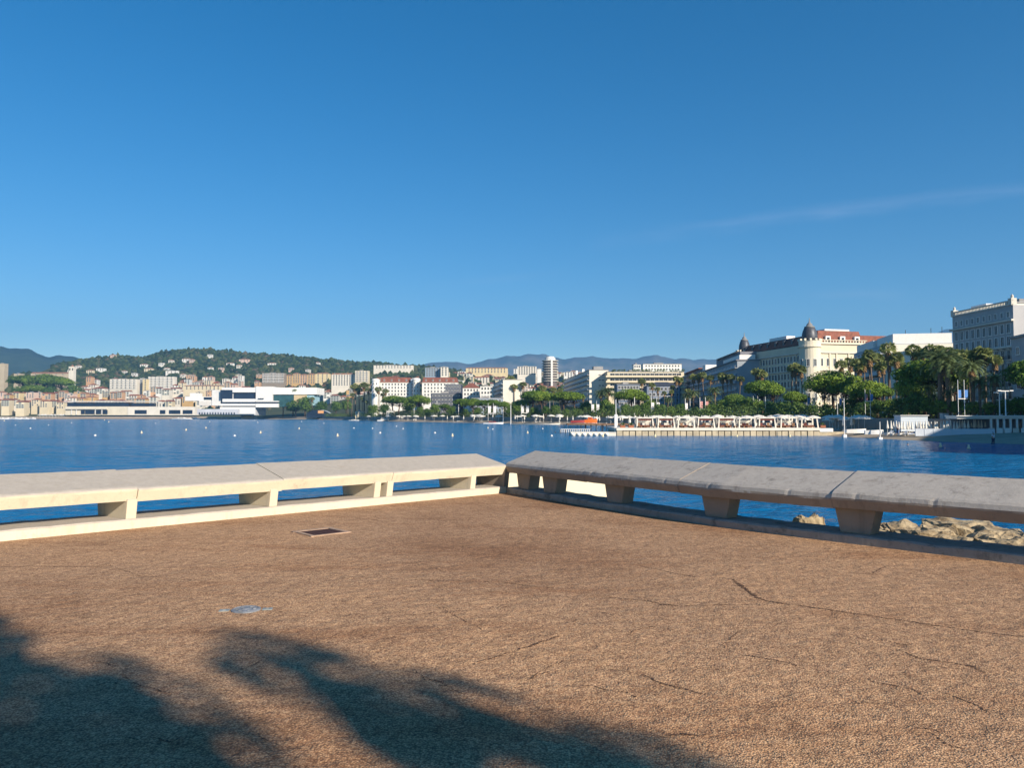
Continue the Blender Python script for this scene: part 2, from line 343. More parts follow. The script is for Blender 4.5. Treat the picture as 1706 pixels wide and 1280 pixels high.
def concrete(name, a, b, stain, top):
    m = bpy.data.materials.new(name); m.use_nodes = True; t = m.node_tree; bs = t.nodes['Principled BSDF']; bs.inputs['Roughness'].default_value = 0.92; bs.inputs['Specular IOR Level'].default_value = 0.2
    tcn = t.nodes.new('ShaderNodeTexCoord')
    def nz(s, d, ro=.6):
        n = t.nodes.new('ShaderNodeTexNoise'); n.inputs['Scale'].default_value = s; n.inputs['Detail'].default_value = d; n.inputs['Roughness'].default_value = ro; t.links.new(tcn.outputs['Object'], n.inputs['Vector']); return n.outputs['Fac']
    def ramp(f, p0, p1, c0, c1):
        r = t.nodes.new('ShaderNodeValToRGB'); e = r.color_ramp.elements; e[0].position = p0; e[1].position = p1; e[0].color = (*c0, 1); e[1].color = (*c1, 1); t.links.new(f, r.inputs[0]); return r.outputs[0]
    def mix(f, a_, b_):
        x = t.nodes.new('ShaderNodeMix'); x.data_type = 'RGBA'; t.links.new(f, x.inputs[0])
        for i, v in ((6, a_), (7, b_)):
            if isinstance(v, tuple): x.inputs[i].default_value = (*v, 1)
            else: t.links.new(v, x.inputs[i])
        return x.outputs[2]
    paint = ramp(nz(1.2, 6), .3, .7, b, a)
    bare = ramp(nz(9, 8, .75), .3, .7, tuple(x * .8 for x in top), top)
    geo = t.nodes.new('ShaderNodeNewGeometry'); sp = t.nodes.new('ShaderNodeSeparateXYZ'); t.links.new(geo.outputs['Normal'], sp.inputs[0])
    ad = t.nodes.new('ShaderNodeMath'); ad.operation = 'ADD'; t.links.new(sp.outputs[2], ad.inputs[0])
    sc2 = t.nodes.new('ShaderNodeMath'); sc2.operation = 'MULTIPLY'; sc2.inputs[1].default_value = 1.5; t.links.new(nz(6, 8, .8), sc2.inputs[0]); t.links.new(sc2.outputs[0], ad.inputs[1])
    up = ramp(ad.outputs[0], .95, 1.35, (0, 0, 0), (1, 1, 1))          # paint worn off every upward face
    c = mix(up, paint, bare)
    c = mix(ramp(nz(3.0, 8, .8), stain[1], stain[1] + .12, (0, 0, 0), (stain[2],) * 3), c, stain[0])
    mp = t.nodes.new('ShaderNodeMapping'); mp.inputs['Scale'].default_value = (1, 1, .1); t.links.new(tcn.outputs['Object'], mp.inputs[0])
    sn = t.nodes.new('ShaderNodeTexNoise'); sn.inputs['Scale'].default_value = 7; sn.inputs['Detail'].default_value = 6; sn.inputs['Roughness'].default_value = .7; t.links.new(mp.outputs[0], sn.inputs['Vector'])
    c = mix(ramp(sn.outputs['Fac'], .54, .74, (0, 0, 0), (.55,) * 3), c, tuple(x * .62 for x in b))
    pit = nz(60, 4, .7); c = mix(ramp(pit, .60, .68, (0, 0, 0), (.5,) * 3), c, tuple(x * .5 for x in top))
    t.links.new(c, bs.inputs['Base Color'])
    bp = t.nodes.new('ShaderNodeBump'); bp.inputs['Strength'].default_value = .9; bp.inputs['Distance'].default_value = .006
    t.links.new(nz(28, 8, .75), bp.inputs['Height']); t.links.new(bp.outputs[0], bs.inputs['Normal'])
    return m
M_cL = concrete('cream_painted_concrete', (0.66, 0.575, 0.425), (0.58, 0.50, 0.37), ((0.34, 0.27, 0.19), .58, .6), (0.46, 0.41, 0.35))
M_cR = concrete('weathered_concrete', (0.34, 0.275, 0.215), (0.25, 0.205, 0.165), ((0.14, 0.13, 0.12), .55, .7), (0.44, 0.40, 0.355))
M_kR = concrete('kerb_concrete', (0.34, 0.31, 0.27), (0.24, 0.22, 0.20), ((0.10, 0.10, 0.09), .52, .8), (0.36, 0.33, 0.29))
def coping_prof(fb, ft, bt, w, over):
    return [(over + .07, fb), (over + .008, ft - .045), (over, ft - .018), (over + .018, ft), (over + .06, ft + .014), (w - .05, bt), (w - .012, bt - .012), (w, bt - .05), (w - .04, fb + .08), (over + .3, fb + .01)]
def support(parent, p, axis, half_top, half_bot, thick, z0, z1, m):
    a = Vector(axis).normalized(); b = Vector((-a.y, a.x)); mb_ = MB(); vs = []
    for (h, z) in ((half_bot, z0), (half_top, z1)):
        for (u, v) in ((-h, -thick / 2), (h, -thick / 2), (h, thick / 2), (-h, thick / 2)):
            q = Vector(p) + a * u + b * v; vs.append((q.x, q.y, PZ + z))
    mb_.add(vs, [(3, 2, 1, 0), (4, 5, 6, 7), (0, 1, 5, 4), (1, 2, 6, 5), (2, 3, 7, 6), (3, 0, 4, 7)])
    o = mb_.build('support', m, parent)
    bv = o.modifiers.new('b', 'BEVEL'); bv.width = .012; bv.segments = 2
    return o
AX = (0.70, -0.714)
# left parapet
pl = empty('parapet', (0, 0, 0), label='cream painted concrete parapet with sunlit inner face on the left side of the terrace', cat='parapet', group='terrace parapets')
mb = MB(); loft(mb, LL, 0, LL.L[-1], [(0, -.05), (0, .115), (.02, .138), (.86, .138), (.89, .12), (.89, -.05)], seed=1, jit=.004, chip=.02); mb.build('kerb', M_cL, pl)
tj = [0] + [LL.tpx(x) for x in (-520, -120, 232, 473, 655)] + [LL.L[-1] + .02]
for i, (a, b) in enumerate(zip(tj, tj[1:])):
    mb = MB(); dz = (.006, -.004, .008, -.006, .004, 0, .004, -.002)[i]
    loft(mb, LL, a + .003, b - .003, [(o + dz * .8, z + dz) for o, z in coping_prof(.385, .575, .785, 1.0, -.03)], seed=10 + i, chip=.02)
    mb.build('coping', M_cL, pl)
for x in (-330, -20, 217, 454, 627, 648, 787):
    t = LL.tpx(x); p = LL.at(t, .47)
    support(pl, p, (.80, -.60), .46, .42, .15, .13, .42, M_cL)
# right parapet
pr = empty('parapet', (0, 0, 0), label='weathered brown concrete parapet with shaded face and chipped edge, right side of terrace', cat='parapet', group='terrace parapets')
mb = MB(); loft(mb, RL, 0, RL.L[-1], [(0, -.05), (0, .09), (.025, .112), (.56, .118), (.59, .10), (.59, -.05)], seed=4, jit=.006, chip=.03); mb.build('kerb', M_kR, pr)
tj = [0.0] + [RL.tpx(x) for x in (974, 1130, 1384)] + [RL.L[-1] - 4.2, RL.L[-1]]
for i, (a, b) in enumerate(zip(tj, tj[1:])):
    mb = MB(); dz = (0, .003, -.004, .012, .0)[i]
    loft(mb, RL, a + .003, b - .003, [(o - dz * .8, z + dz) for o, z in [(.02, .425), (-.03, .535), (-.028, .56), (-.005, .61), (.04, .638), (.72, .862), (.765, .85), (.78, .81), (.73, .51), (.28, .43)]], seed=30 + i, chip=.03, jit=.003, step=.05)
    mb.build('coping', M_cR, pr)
for x in (862, 905, 1012, 1180, 1412, 1790):
    t = RL.tpx(x) + .0; p = RL.at(t, .27); n = RL.nat(t); support(pr, p, (n.y, -n.x), .27, .19, .26, .11, .46, M_cR)
support(pr, (-0.42, 16.42), (.78, -.62), .42, .36, .16, -.02, .50, M_cR)
# terrace slab
def terr_mat():
    m = bpy.data.materials.new('exposed_aggregate'); m.use_nodes = True; t = m.node_tree; bs = t.nodes['Principled BSDF']; bs.inputs['Roughness'].default_value = .9; bs.inputs['Specular IOR Level'].default_value = .25
    tcn = t.nodes.new('ShaderNodeTexCoord')
    def nz(s, d=2, ro=.5, kind='n', off=0, aniso=None):
        src = tcn.outputs['Object']
        mp = t.nodes.new('ShaderNodeMapping'); mp.inputs['Location'].default_value = (off, off * .7, 0)
        if aniso: mp.inputs['Scale'].default_value = (aniso[0], aniso[1], 1); mp.inputs['Rotation'].default_value = (0, 0, aniso[2])
        t.links.new(src, mp.inputs[0]); src = mp.outputs[0]
        if kind == 'v':
            n = t.nodes.new('ShaderNodeTexVoronoi'); n.inputs['Scale'].default_value = s; t.links.new(src, n.inputs['Vector']); return n
        n = t.nodes.new('ShaderNodeTexNoise'); n.inputs['Scale'].default_value = s; n.inputs['Detail'].default_value = d; n.inputs['Roughness'].default_value = ro; t.links.new(src, n.inputs['Vector']); return n.outputs['Fac']
    def ramp(f, stops):
        r = t.nodes.new('ShaderNodeValToRGB'); e = r.color_ramp.elements
        while len(e) < len(stops): e.new(.5)
        for q, (p, c) in zip(e, stops): q.position = p; q.color = (*c, 1)
        t.links.new(f, r.inputs[0]); return r.outputs[0]
    def mix(f, a_, b_, bt='MIX'):
        x = t.nodes.new('ShaderNodeMix'); x.data_type = 'RGBA'; x.blend_type = bt
        if isinstance(f, float): x.inputs[0].default_value = f
        else: t.links.new(f, x.inputs[0])
        for i, v in ((6, a_), (7, b_)):
            if isinstance(v, tuple): x.inputs[i].default_value = (*v, 1)
            else: t.links.new(v, x.inputs[i])
        return x.outputs[2]
    v1 = nz(95, kind='v'); sp = t.nodes.new('ShaderNodeSeparateColor'); t.links.new(v1.outputs['Color'], sp.inputs[0])
    v2 = nz(36, kind='v', off=3.3); sp2 = t.nodes.new('ShaderNodeSeparateColor'); t.links.new(v2.outputs['Color'], sp2.inputs[0])
    peb = ramp(sp.outputs[0], [(0.0, (.20, .11, .065)), (.25, (.38, .215, .125)), (.6, (.59, .36, .195)), (1.0, (.83, .55, .325))])
    peb2 = ramp(sp2.outputs[0], [(0.0, (.33, .19, .11)), (.3, (.445, .255, .145)), (.7, (.56, .34, .185)), (1.0, (.68, .43, .24))])
    c = mix(.42, peb, peb2)
    gap = ramp(v1.outputs['Distance'], [(.30, (1, 1, 1)), (.75, (.42, .38, .36))])
    c = mix(.9, c, gap, 'MULTIPLY')
    big = ramp(nz(.28, 6, .6), [(.34, (.76, .70, .66)), (.5, (1, 1, 1)), (.66, (1.12, 1.10, 1.06))])
    c = mix(1.0, c, big, 'MULTIPLY')
    st = ramp(nz(.55, 9, .7, off=11, aniso=(.45, 1.5, .12)), [(.52, (1, 1, 1)), (.64, (.78, .70, .65)), (.76, (.58, .49, .45))])
    c = mix(1.0, c, st, 'MULTIPLY')
    mid = ramp(nz(6, 4, .7, off=5), [(.35, (.84, .83, .82)), (.65, (1.12, 1.12, 1.12))])
    c = mix(1.0, c, mid, 'MULTIPLY')
    t.links.new(c, bs.inputs['Base Color'])
    bp = t.nodes.new('ShaderNodeBump'); bp.inputs['Strength'].default_value = 1; bp.inputs['Distance'].default_value = .0045; bp.invert = True
    t.links.new(v1.outputs['Distance'], bp.inputs['Height'])
    bp2 = t.nodes.new('ShaderNodeBump'); bp2.inputs['Strength'].default_value = 1; bp2.inputs['Distance'].default_value = .02
    t.links.new(nz(9, 4), bp2.inputs['Height']); t.links.new(bp.outputs[0], bp2.inputs['Normal']); t.links.new(bp2.outputs[0], bs.inputs['Normal'])
    return m
M_terr = terr_mat()
M_crack = mat('crack_dirt', (0.095, 0.05, 0.032), 0.95, var=.4, scale=30)
def fuzzy(m, thr, s):
    t = m.node_tree; tcn = t.nodes.new('ShaderNodeTexCoord'); n = t.nodes.new('ShaderNodeTexNoise'); n.inputs['Scale'].default_value = s; n.inputs['Detail'].default_value = 4; t.links.new(tcn.outputs['Object'], n.inputs['Vector'])
    g = t.nodes.new('ShaderNodeMath'); g.operation = 'GREATER_THAN'; g.inputs[1].default_value = thr; t.links.new(n.outputs['Fac'], g.inputs[0]); t.links.new(g.outputs[0], t.nodes['Principled BSDF'].inputs['Alpha'])
fuzzy(M_crack, .49, 70)
M_pier = mat('pier_concrete', (0.62, 0.52, 0.36), .9, var=.25, scale=.8, bump=.01)
mb = MB()
inner = [(p.x, p.y) for p in LL.p] + [(p.x, p.y) for p in RL.p[1:]]
outer = [LL.at(LL.L[i], .87) for i in range(len(LL.p) - 1)] + [Vector((-0.12, 17.1))] + [RL.at(RL.L[i], .57) for i in range(1, len(RL.p))]
outer = [(p.x, p.y) for p in outer]
back = [(34, -22), (34, -60), (-30, -60), (-30, -10)]
poly = [(p[0], p[1]) for p in outer] + back
top = [(p[0], p[1], PZ - 0.0) for p in poly]; bot = [(p[0], p[1], -4.5) for p in poly]; n = len(poly)
mb.add(top + bot, [tuple(range(n - 1, -1, -1))], 0)
mb.add(top + bot, [(i, (i + 1) % n, n + (i + 1) % n, n + i) for i in range(n)], 1)
CR = [[(1060, 943, .4), (1085, 948, 1), (1140, 960, 1.3), (1165, 963, .6)], [(1190, 962, .3), (1216, 966, 1.6), (1240, 985, 2.2), (1262, 999, 2.6), (1285, 1005, 1.6), (1330, 1010, 1.4), (1400, 1021, 1.5), (1470, 1031, 1.2), (1550, 1043, 1.2), (1630, 1055, 1.4), (1720, 1065, 1.8)],
      [(985, 993, .4), (1040, 999, .7), (1078, 1002, 1.4), (1100, 1008, 1.5), (1130, 1011, .7), (1200, 1009, .5), (1260, 1008, .4)], [(1000, 1021, .5), (1030, 1028, .8)], [(788, 1108, .5), (820, 1097, .8), (860, 1085, .9), (900, 1071, 1.5), (938, 1058, 1.2)],
      [(1218, 1091, .4), (1262, 1097, 1), (1300, 1104, .8), (1335, 1113, .5)], [(1058, 1123, .4), (1090, 1136, .9), (1130, 1149, .9), (1200, 1163, .5)], [(1488, 1084, .5), (1530, 1100, 1), (1580, 1107, 1.3), (1610, 1112, 1.6), (1640, 1127, .6)],
      [(575, 868, .5), (600, 865, 1.4), (625, 867, 1.8), (640, 870, .8), (690, 867, .7), (730, 867, 1.1), (750, 871, .9), (800, 873, .4)], [(0, 946, .6), (60, 944, .9), (120, 945, .9), (190, 944, .4)], [(560, 960, .3), (700, 968, .4), (830, 970, .6), (880, 977, 1), (930, 981, .5)],
      [(940, 893, .3), (975, 895, 1), (1010, 895, .5)], [(760, 878, .3), (800, 880, .7), (850, 879, .3)], [(1410, 1070, .6), (1425, 1078, 1)], [(560, 1060, .3), (470, 1090, .5), (380, 1130, .5)], [(180, 940, .3), (240, 960, .6), (330, 968, .4)], [(640, 1030, .4), (760, 1020, .5), (860, 1010, .4)], [(1230, 1050, .3), (1200, 1075, .5), (1215, 1092, .4)], [(120, 905, .3), (240, 900, .6), (360, 890, .4)]]
rk = random.Random(8)
for _ in range(26):      # hairlines and short dark nicks scattered over the paving
    x = rk.uniform(60, 1680); y = rk.uniform(880, 1240); L_ = rk.uniform(15, 110) * (y - 700) / 400; a_ = rk.uniform(-.35, .45); p_ = [(x, y, .3)]
    for q in range(4): x += L_ / 4; y += L_ / 4 * (a_ + rk.uniform(-.4, .4)); p_.append((x, y, rk.uniform(.2, .9)))
    CR.append(p_)
rc = random.Random(3)
for cr in CR:
    pts = []
    for a, b in zip(cr, cr[1:]):
        A = Vector(gnd(a[0], a[1])); B = Vector(gnd(b[0], b[1])); k = max(2, int((B - A).length / .045))
        for i in range(k): q = A.lerp(B, i / k); pts.append((q, a[2] + (b[2] - a[2]) * i / k))
    L = []
    for i, (q, wd) in enumerate(pts):
        d = (pts[min(i + 1, len(pts) - 1)][0] - pts[max(0, i - 1)][0]); d = d.normalized() if d.length > 1e-6 else Vector((1, 0)); nn = Vector((-d.y, d.x))
        q = q + nn * rc.uniform(-.012, .012); hw = wd * .011 * rc.uniform(.35, 1.3); L.append((q + nn * hw, q - nn * hw))
    for (a, b), (c_, d_) in zip(L, L[1:]):
        mb.quad((a.x, a.y, PZ + .003), (b.x, b.y, PZ + .003), (d_.x, d_.y, PZ + .003), (c_.x, c_.y, PZ + .003), 2)
mb.build('terrace', [M_terr, M_pier, M_crack], kind='structure')
# spur wall past the corner
p0 = Vector((-0.45, 17.15)); d = Vector((.69, .724)); nn = Vector((-d.y, d.x)); mb = MB()
a = p0; b = p0 + d * 4.45; c = p0 + d * 4.7
def V3(p, z): return (p.x, p.y, z)
mb.add([V3(a, -2), V3(c, -2), V3(c + nn * .5, -2), V3(a + nn * .5, -2), V3(a, 2.5), V3(b, 2.5), V3(b + nn * .5, 2.5), V3(a + nn * .5, 2.5)], [(3, 2, 1, 0), (4, 5, 6, 7), (0, 1, 5, 4), (1, 2, 6, 5), (2, 3, 7, 6), (3, 0, 4, 7)])
sw = mb.build('wall', M_cream, label='bright cream sunlit wall just outside the terrace corner, seen through the right parapet', cat='wall')
# access cover and deck fitting
M_rust = mat('rusty_iron', (0.075, 0.032, 0.028), .85, var=.5, scale=14, bump=.01)
M_pale = mat('pale_mortar', (0.44, 0.30, 0.21), .9, var=.35, scale=9)
X, Y = gnd(538, 887.5)
ac = empty('access_cover', (X, Y, PZ), R(42), label='square rusty brown access cover in a pale mortar frame set in the paving', cat='access cover')
mb = MB(); h = .23
for (x0, x1, y0, y1) in ((-h - .07, h + .07, -h - .05, -h), (-h - .07, h + .09, h, h + .085), (-h - .06, -h, -h, h), (h, h + .07, -h, h)): mb.box(x0, x1, y0, y1, -.02, .012)
mb.build('frame', M_pale, ac); mb = MB(); mb.box(-h, h, -h, h, -.01, .004)
for i in range(5): mb.box(-h + .05 + i * .085, -h + .07 + i * .085, -h + .03, h - .03, .004, .0075)
mb.build('cover', M_rust, ac)
M_steel = mat('blue_grey_steel', (0.27, 0.28, 0.30), .5, var=.45, scale=9, metal=.1, bump=.004)
M_zinc = mat('pale_zinc', (0.36, 0.38, 0.36), .5, var=.3, scale=12, metal=.3)
X, Y = gnd(415, 1017)
df = empty('deck_fitting', (X, Y, PZ), R(8), label='round blue grey steel plate with two pale side tabs set in the paving', cat='drain cover')
mb = MB(); mb.lathe([(.135, -.01), (.135, .008), (.115, .016), (.105, .010), (.05, .012), (.03, .020), (.0, .022)], n=20)
for i in range(6): a = i * pi / 3; mb.box(-.012 + .08 * cos(a), .012 + .08 * cos(a), -.02 + .08 * sin(a), .02 + .08 * sin(a), .010, .020)
mb.build('plate', M_steel, df); df.scale = (.88,) * 3
for s in (-1, 1):
    mb = MB(); mb.box(s * .195 - .045, s * .195 + .045, -.035 - s * .0, .035, -.01, .007); mb.box(s * .195 - .012, s * .195 + .012, -.012, .012, .007, .012); mb.build('tab', M_zinc, df)
# riprap boulders outside the right parapet
M_rock = mat('limestone_boulder', (0.50, 0.40, 0.25), .95, scale=2.2, c2=(0.17, 0.12, 0.07), bump=.08, detail=10, bscale=5.0)
def rock(x, y, z, sx, sy, sz, seed, label):
    bm = bmesh.new(); bmesh.ops.create_icosphere(bm, subdivisions=4, radius=1)
    rr_ = random.Random(int(seed * 10)); PL = [(Vector((rr_.gauss(0, 1), rr_.gauss(0, 1), rr_.gauss(0, 1))).normalized(), rr_.uniform(.52, .8)) for _ in range(11)]
    for v in bm.verts:
        for nn_, dd_ in PL:
            e_ = v.co.dot(nn_) - dd_
            if e_ > 0: v.co -= nn_ * e_
        p = v.co.copy() * 1.25; q = p + Vector((seed * 3.1, seed * 1.7, seed))
        cell = noise.cell_vector(q * .0 + Vector((round(p.x * 1.4), round(p.y * 1.4), round(p.z * 1.4))) + Vector((seed, 0, 0)))
        r = 1 + .16 * noise.noise(q * 1.3) + .10 * noise.noise(q * 3.1) + .07 * noise.noise(q * 7) + .05 * noise.noise(q * 15)
        v.co = Vector((p.x * sx * r, p.y * sy * r, (min(p.z, .62 + .12 * noise.noise(q * 1.7)) * sz) * r))
    me = bpy.data.meshes.new('boulder'); bm.to_mesh(me); bm.free(); me.materials.append(M_rock)
    return link('boulder', me, loc=(x, y, z), rz=seed * 1.3, label=label, cat='boulder', group='limestone boulders of the breakwater')
RK = [(1348, 871, 11.6, .28, .5, 'small pointed boulder tip showing alone between two parapet supports'),
      (1462, 884, 11.5, .62, .5, 'low tan boulder just right of the large parapet support'),
      (1508, 890, 11.2, .55, .55, 'rounded boulder in the gap, second right of the large support'),
      (1600, 881, 12.6, .78, .62, 'biggest long pale boulder, highest of the pile under the right coping'),
      (1560, 893, 11.4, .5, .5, 'squat orange tan boulder in front of the biggest pale one'),
      (1545, 885, 12.2, .35, .45, 'small dark crevice boulder left of the biggest pale one'),
      (1640, 897, 11.2, .5, .45, 'pitted boulder in front, below the right end of the biggest pale one'),
      (1680, 891, 12.0, .6, .5, 'rough flat topped boulder near the right edge of the picture'),
      (1590, 903, 10.6, .42, .4, 'broken boulder lowest in the middle of the pile'),
      (1702, 905, 10.5, .45, .45, 'brown pitted boulder cut by the right edge of the picture'),
      (1660, 908, 10.2, .4, .4, 'low boulder right behind the kerb near the right edge')]
for i, (x, y, D, r, sz, lb) in enumerate(RK):
    z = zz(y, D); rock(px(x, D), D, z - sz * .50, r, r * .8, sz, i + 1.3, lb)
for i in range(10):        # the pile below, mostly hidden by the wall
    t = rnd.uniform(6.5, 16); p = RL.at(t, rnd.uniform(1.5, 4.2)); zr = rnd.uniform(.3, 1.0)
    if p.y < 3: continue
    rock(p.x, p.y, zr - .1, rnd.uniform(.6, .9), rnd.uniform(.5, .8), rnd.uniform(.5, .7), i + 20.7, 'limestone boulder low in the breakwater pile outside the right parapet')

# ================================================================= TREES
def leaf_blob(mb, c, r, n, size, rg, m=0, flat=.8, shell=.45):
    for _ in range(n):
        d = Vector((rg.gauss(0, 1), rg.gauss(0, 1), rg.gauss(0, 1))).normalized(); rr = r * (shell + (1 - shell) * rg.random() ** .5)
        p = Vector(c) + Vector((d.x * rr, d.y * rr, d.z * rr * flat))
        nrm = (d + Vector((rg.uniform(-.7, .7), rg.uniform(-.7, .7), rg.uniform(-.3, .9)))).normalized()
        a = nrm.orthogonal().normalized(); b = nrm.cross(a); an = rg.uniform(0, 6.28); a, b = a * cos(an) + b * sin(an), b * cos(an) - a * sin(an)
        s = size * rg.uniform(.6, 1.4)
        mb.add([p - a * s, p + b * s * .55, p + a * s, p - b * s * .55], [(0, 1, 2, 3)], m)
def make_pine(seed, H=12, W=6.5, T=6.0, n=4200, ls=.30):
    rg = random.Random(seed); root = empty('stone_pine', (0, 0, -500)); tr = MB()
    k = rg.uniform(-.5, .5); tr.tube([(0, 0, -.5), (k * .3, 0, H * .25), (k, .2, H * .5), (k * 1.2, .3, H * .66)], [.38, .32, .26, .2], 8)
    cr = MB(); N = 20
    for i in range(N):
        a = i * 2.4 + rg.uniform(-.4, .4); rr = W * .72 * sqrt((i + .5) / N) * rg.uniform(.85, 1.1)
        z = H - T * .28 - (rr / W) ** 2 * T * .62 + rg.uniform(-.5, .3)
        c = (k + rr * cos(a), rr * sin(a), z); br = W * rg.uniform(.28, .40)
        tr.tube([(k * 1.1, .25, H * .55 + rg.uniform(-1, 1)), (k + rr * .5 * cos(a), rr * .5 * sin(a), z - T * .5), (c[0], c[1], z - .3)], [.15, .1, .05], 5, cap=False)
        leaf_blob(cr, c, br, n // N, ls, rg, flat=.66, shell=.55)
    a = tr.build('trunk', M_trunk, root, smooth=True); b = cr.build('crown', M_pine, root); TREE[root.name] = [a, b]; return root
def make_round(seed, H=9, W=4, n=2200, m=None, ls=.3, tall=1.0):
    rg = random.Random(seed); root = empty('evergreen_tree', (0, 0, -500)); tr = MB()
    tr.tube([(0, 0, -.5), (.1, 0, H * .3), (.05, .2, H * .55)], [.25, .2, .12], 7); cr = MB(); N = 12
    for i in range(N):
        a = i * 2.4; rr = W * .6 * rg.random() ** .5; z = H * (.38 + .5 * (i + .5) / N); f = 1 - abs((i + .5) / N - .4) * .9
        c = (rr * f * cos(a), rr * f * sin(a), z); tr.tube([(0, .1, H * .4), (c[0] * .8, c[1] * .8, z)], [.09, .04], 4, cap=False)
        leaf_blob(cr, c, W * rg.uniform(.34, .46), n // N, ls, rg, flat=.85)
    a = tr.build('trunk', M_trunk, root, smooth=True); b = cr.build('crown', m or M_oak, root); TREE[root.name] = [a, b]; return root
def frond(mb, base, az, up, length, droop, rg, w=.5, nseg=9, m=0, vee=.35):
    p = Vector(base); el = up; step = length / nseg; hd = Vector((cos(az), sin(az), 0)); sd_ = Vector((-sin(az), cos(az), 0)); pts = [p.copy()]
    for i in range(nseg):
        p = p + (hd * cos(el) + Vector((0, 0, 1)) * sin(el)) * step; el -= droop / nseg * (.6 + 1.0 * i / nseg); pts.append(p.copy())
    for i in range(nseg):
        a, b = pts[i], pts[i + 1]; d = (b - a)
        for q in range(2):
            o = a + d * (q * .5); t = (i + q * .5) / nseg; ww = w * min(1, (t + .12) * 4) * (1 - t * .55) * rg.uniform(.85, 1.1)
            for s in (-1, 1):
                tip = o + sd_ * s * ww + d.normalized() * ww * .75 - Vector((0, 0, 1)) * ww * vee
                mb.add([o, o + d * .42, tip], [(0, 1, 2)], m)
    mb.tube([pts[0], pts[nseg // 2], pts[-1]], [.035, .025, .01], 3, m=m, cap=False)
def make_palm(seed, H=14, kind='fan', R_=1.6, nf=46, lean=.4, dens=1):
    rg = random.Random(seed); root = empty('palm_tree', (0, 0, -500)); tr = MB(); a0 = rg.uniform(0, 6.28); lx, ly = lean * cos(a0), lean * sin(a0)
    tr.tube([(0, 0, -.5), (lx * .2, ly * .2, H * .3), (lx * .55, ly * .55, H * .65), (lx, ly, H)], ([.30, .2, .16, .17] if kind == 'fan' else [.42, .33, .32, .42]), 8)
    cr = MB(); dd = MB(); top = (lx, ly, H)
    if kind == 'fan':      # washingtonia: stalked fan leaves in a ball, dry skirt beneath
        for i in range(nf):
            z = 1 - 1.45 * (i + .5) / nf; a = i * 2.399; el = math.asin(max(-.9, min(1, z))); L = R_ * rg.uniform(.8, 1.1)
            d = Vector((cos(a) * cos(el), sin(a) * cos(el), sin(el))); p = Vector(top) + d * L * .55
            s1 = d.orthogonal().normalized(); s2 = d.cross(s1); f = 10
            an = rg.uniform(0, 3.14); s1, s2 = s1 * cos(an) + s2 * sin(an), s2
            for k in range(f):
                t = (k / (f - 1) - .5) * 2.5; dr = (d * cos(t) + s1 * sin(t)) * L * .62; dr.z -= abs(t) * .12 + .1
                o = s1 * .07 * L
                cr.add([p - d * .02, p + dr * .6 + o, p + dr - Vector((0, 0, .16 * L)), p + dr * .6 - o], [(0, 1, 2, 3)])
            cr.tube([top, p], [.03, .02], 3, cap=False)
        for i in range(34):
            a = i * 2.4; z = H - .25 - 1.5 * (i / 34); L = rg.uniform(.8, 1.2); r0 = .18
            p = Vector((lx + r0 * cos(a), ly + r0 * sin(a), z)); q = p + Vector((cos(a) * .5, sin(a) * .5, -L)); s = Vector((-sin(a), cos(a), 0)) * .2
            dd.add([p, q - s, q + s], [(0, 1, 2)])
    else:                  # date palm: long arching feathers
        for i in range(nf):
            t = (i + .5) / nf; a = i * 2.399 + rg.uniform(-.15, .15); up = 1.35 - 1.75 * t
            frond(cr, (lx + .2 * cos(a), ly + .2 * sin(a), H + .15), a, up, R_ * rg.uniform(.85, 1.08), 1.5 + .5 * (1 - t), rg, w=R_ * .17 * dens)
        for i in range(22):
            a = i * 2.4; p = Vector((lx + .3 * cos(a), ly + .3 * sin(a), H - .1)); q = p + Vector((cos(a) * .7, sin(a) * .7, -rg.uniform(.9, 1.6))); s = Vector((-sin(a), cos(a), 0)) * .16
            dd.add([p, q - s, q + s], [(0, 1, 2)])
    a = tr.build('trunk', M_palmtr, root, smooth=True); b = cr.build('crown', M_palm if kind == 'fan' else M_palm2, root)
    c = dd.build('dry_frond_skirt', M_dead, root); TREE[root.name] = [a, b, c]; return root
PROTO = {'pine': [make_pine(1), make_pine(2, W=5.5), make_pine(3, H=12, W=7.2, T=6.5)], 'oak': [make_round(4), make_round(5, W=4.6)],
         'fan': [make_palm(6), make_palm(7, lean=.9), make_palm(8, lean=.1)], 'date': [make_palm(9, H=9, kind='date', R_=3.2, nf=44), make_palm(10, H=9, kind='date', R_=3.4, nf=40, lean=.2)]}
PH = {'pine': 12.0, 'oak': 9.2, 'fan': 15.2, 'date': 10.6}
used = {}
def place_tree(kind, x, ytop, D, scale_w=1.0, label='', group='', cat='tree'):
    base = gz(x, D); h = max(2.0, zz(ytop, D) - base); n = used.get(kind, 0); used[kind] = n + 1
    pr_ = PROTO[kind]; src = pr_[n % len(pr_)]; s = h / PH[kind]; w_ = s * scale_w
    loc = (px(x, D), D, base)
    if n < len(pr_):
        src.location = loc; src.scale = (w_, w_, s); src.rotation_euler = (0, 0, 0); setp(src, label=label, cat=cat, group=group); return src
    return copy_tree(src, loc, rnd.uniform(0, 6.28), (w_, w_, s), label=label, cat=cat, group=group)
ORD = ['first', 'second', 'third', 'fourth', 'fifth', 'sixth', 'seventh', 'eighth', 'ninth', 'tenth', 'eleventh', 'twelfth', 'thirteenth', 'fourteenth', 'fifteenth', 'sixteenth', 'seventeenth', 'eighteenth', 'nineteenth', 'twentieth']
def ordn(i):
    if i < 20: return ORD[i]
    if i == 29: return 'thirtieth'
    t = {2: 'twenty', 3: 'thirty', 4: 'forty'}[(i + 1) // 10]; u = (i + 1) % 10
    return t + '-' + ORD[u - 1] if u else {3: 'thirtieth', 4: 'fortieth', 2: 'twentieth'}[(i + 1) // 10]
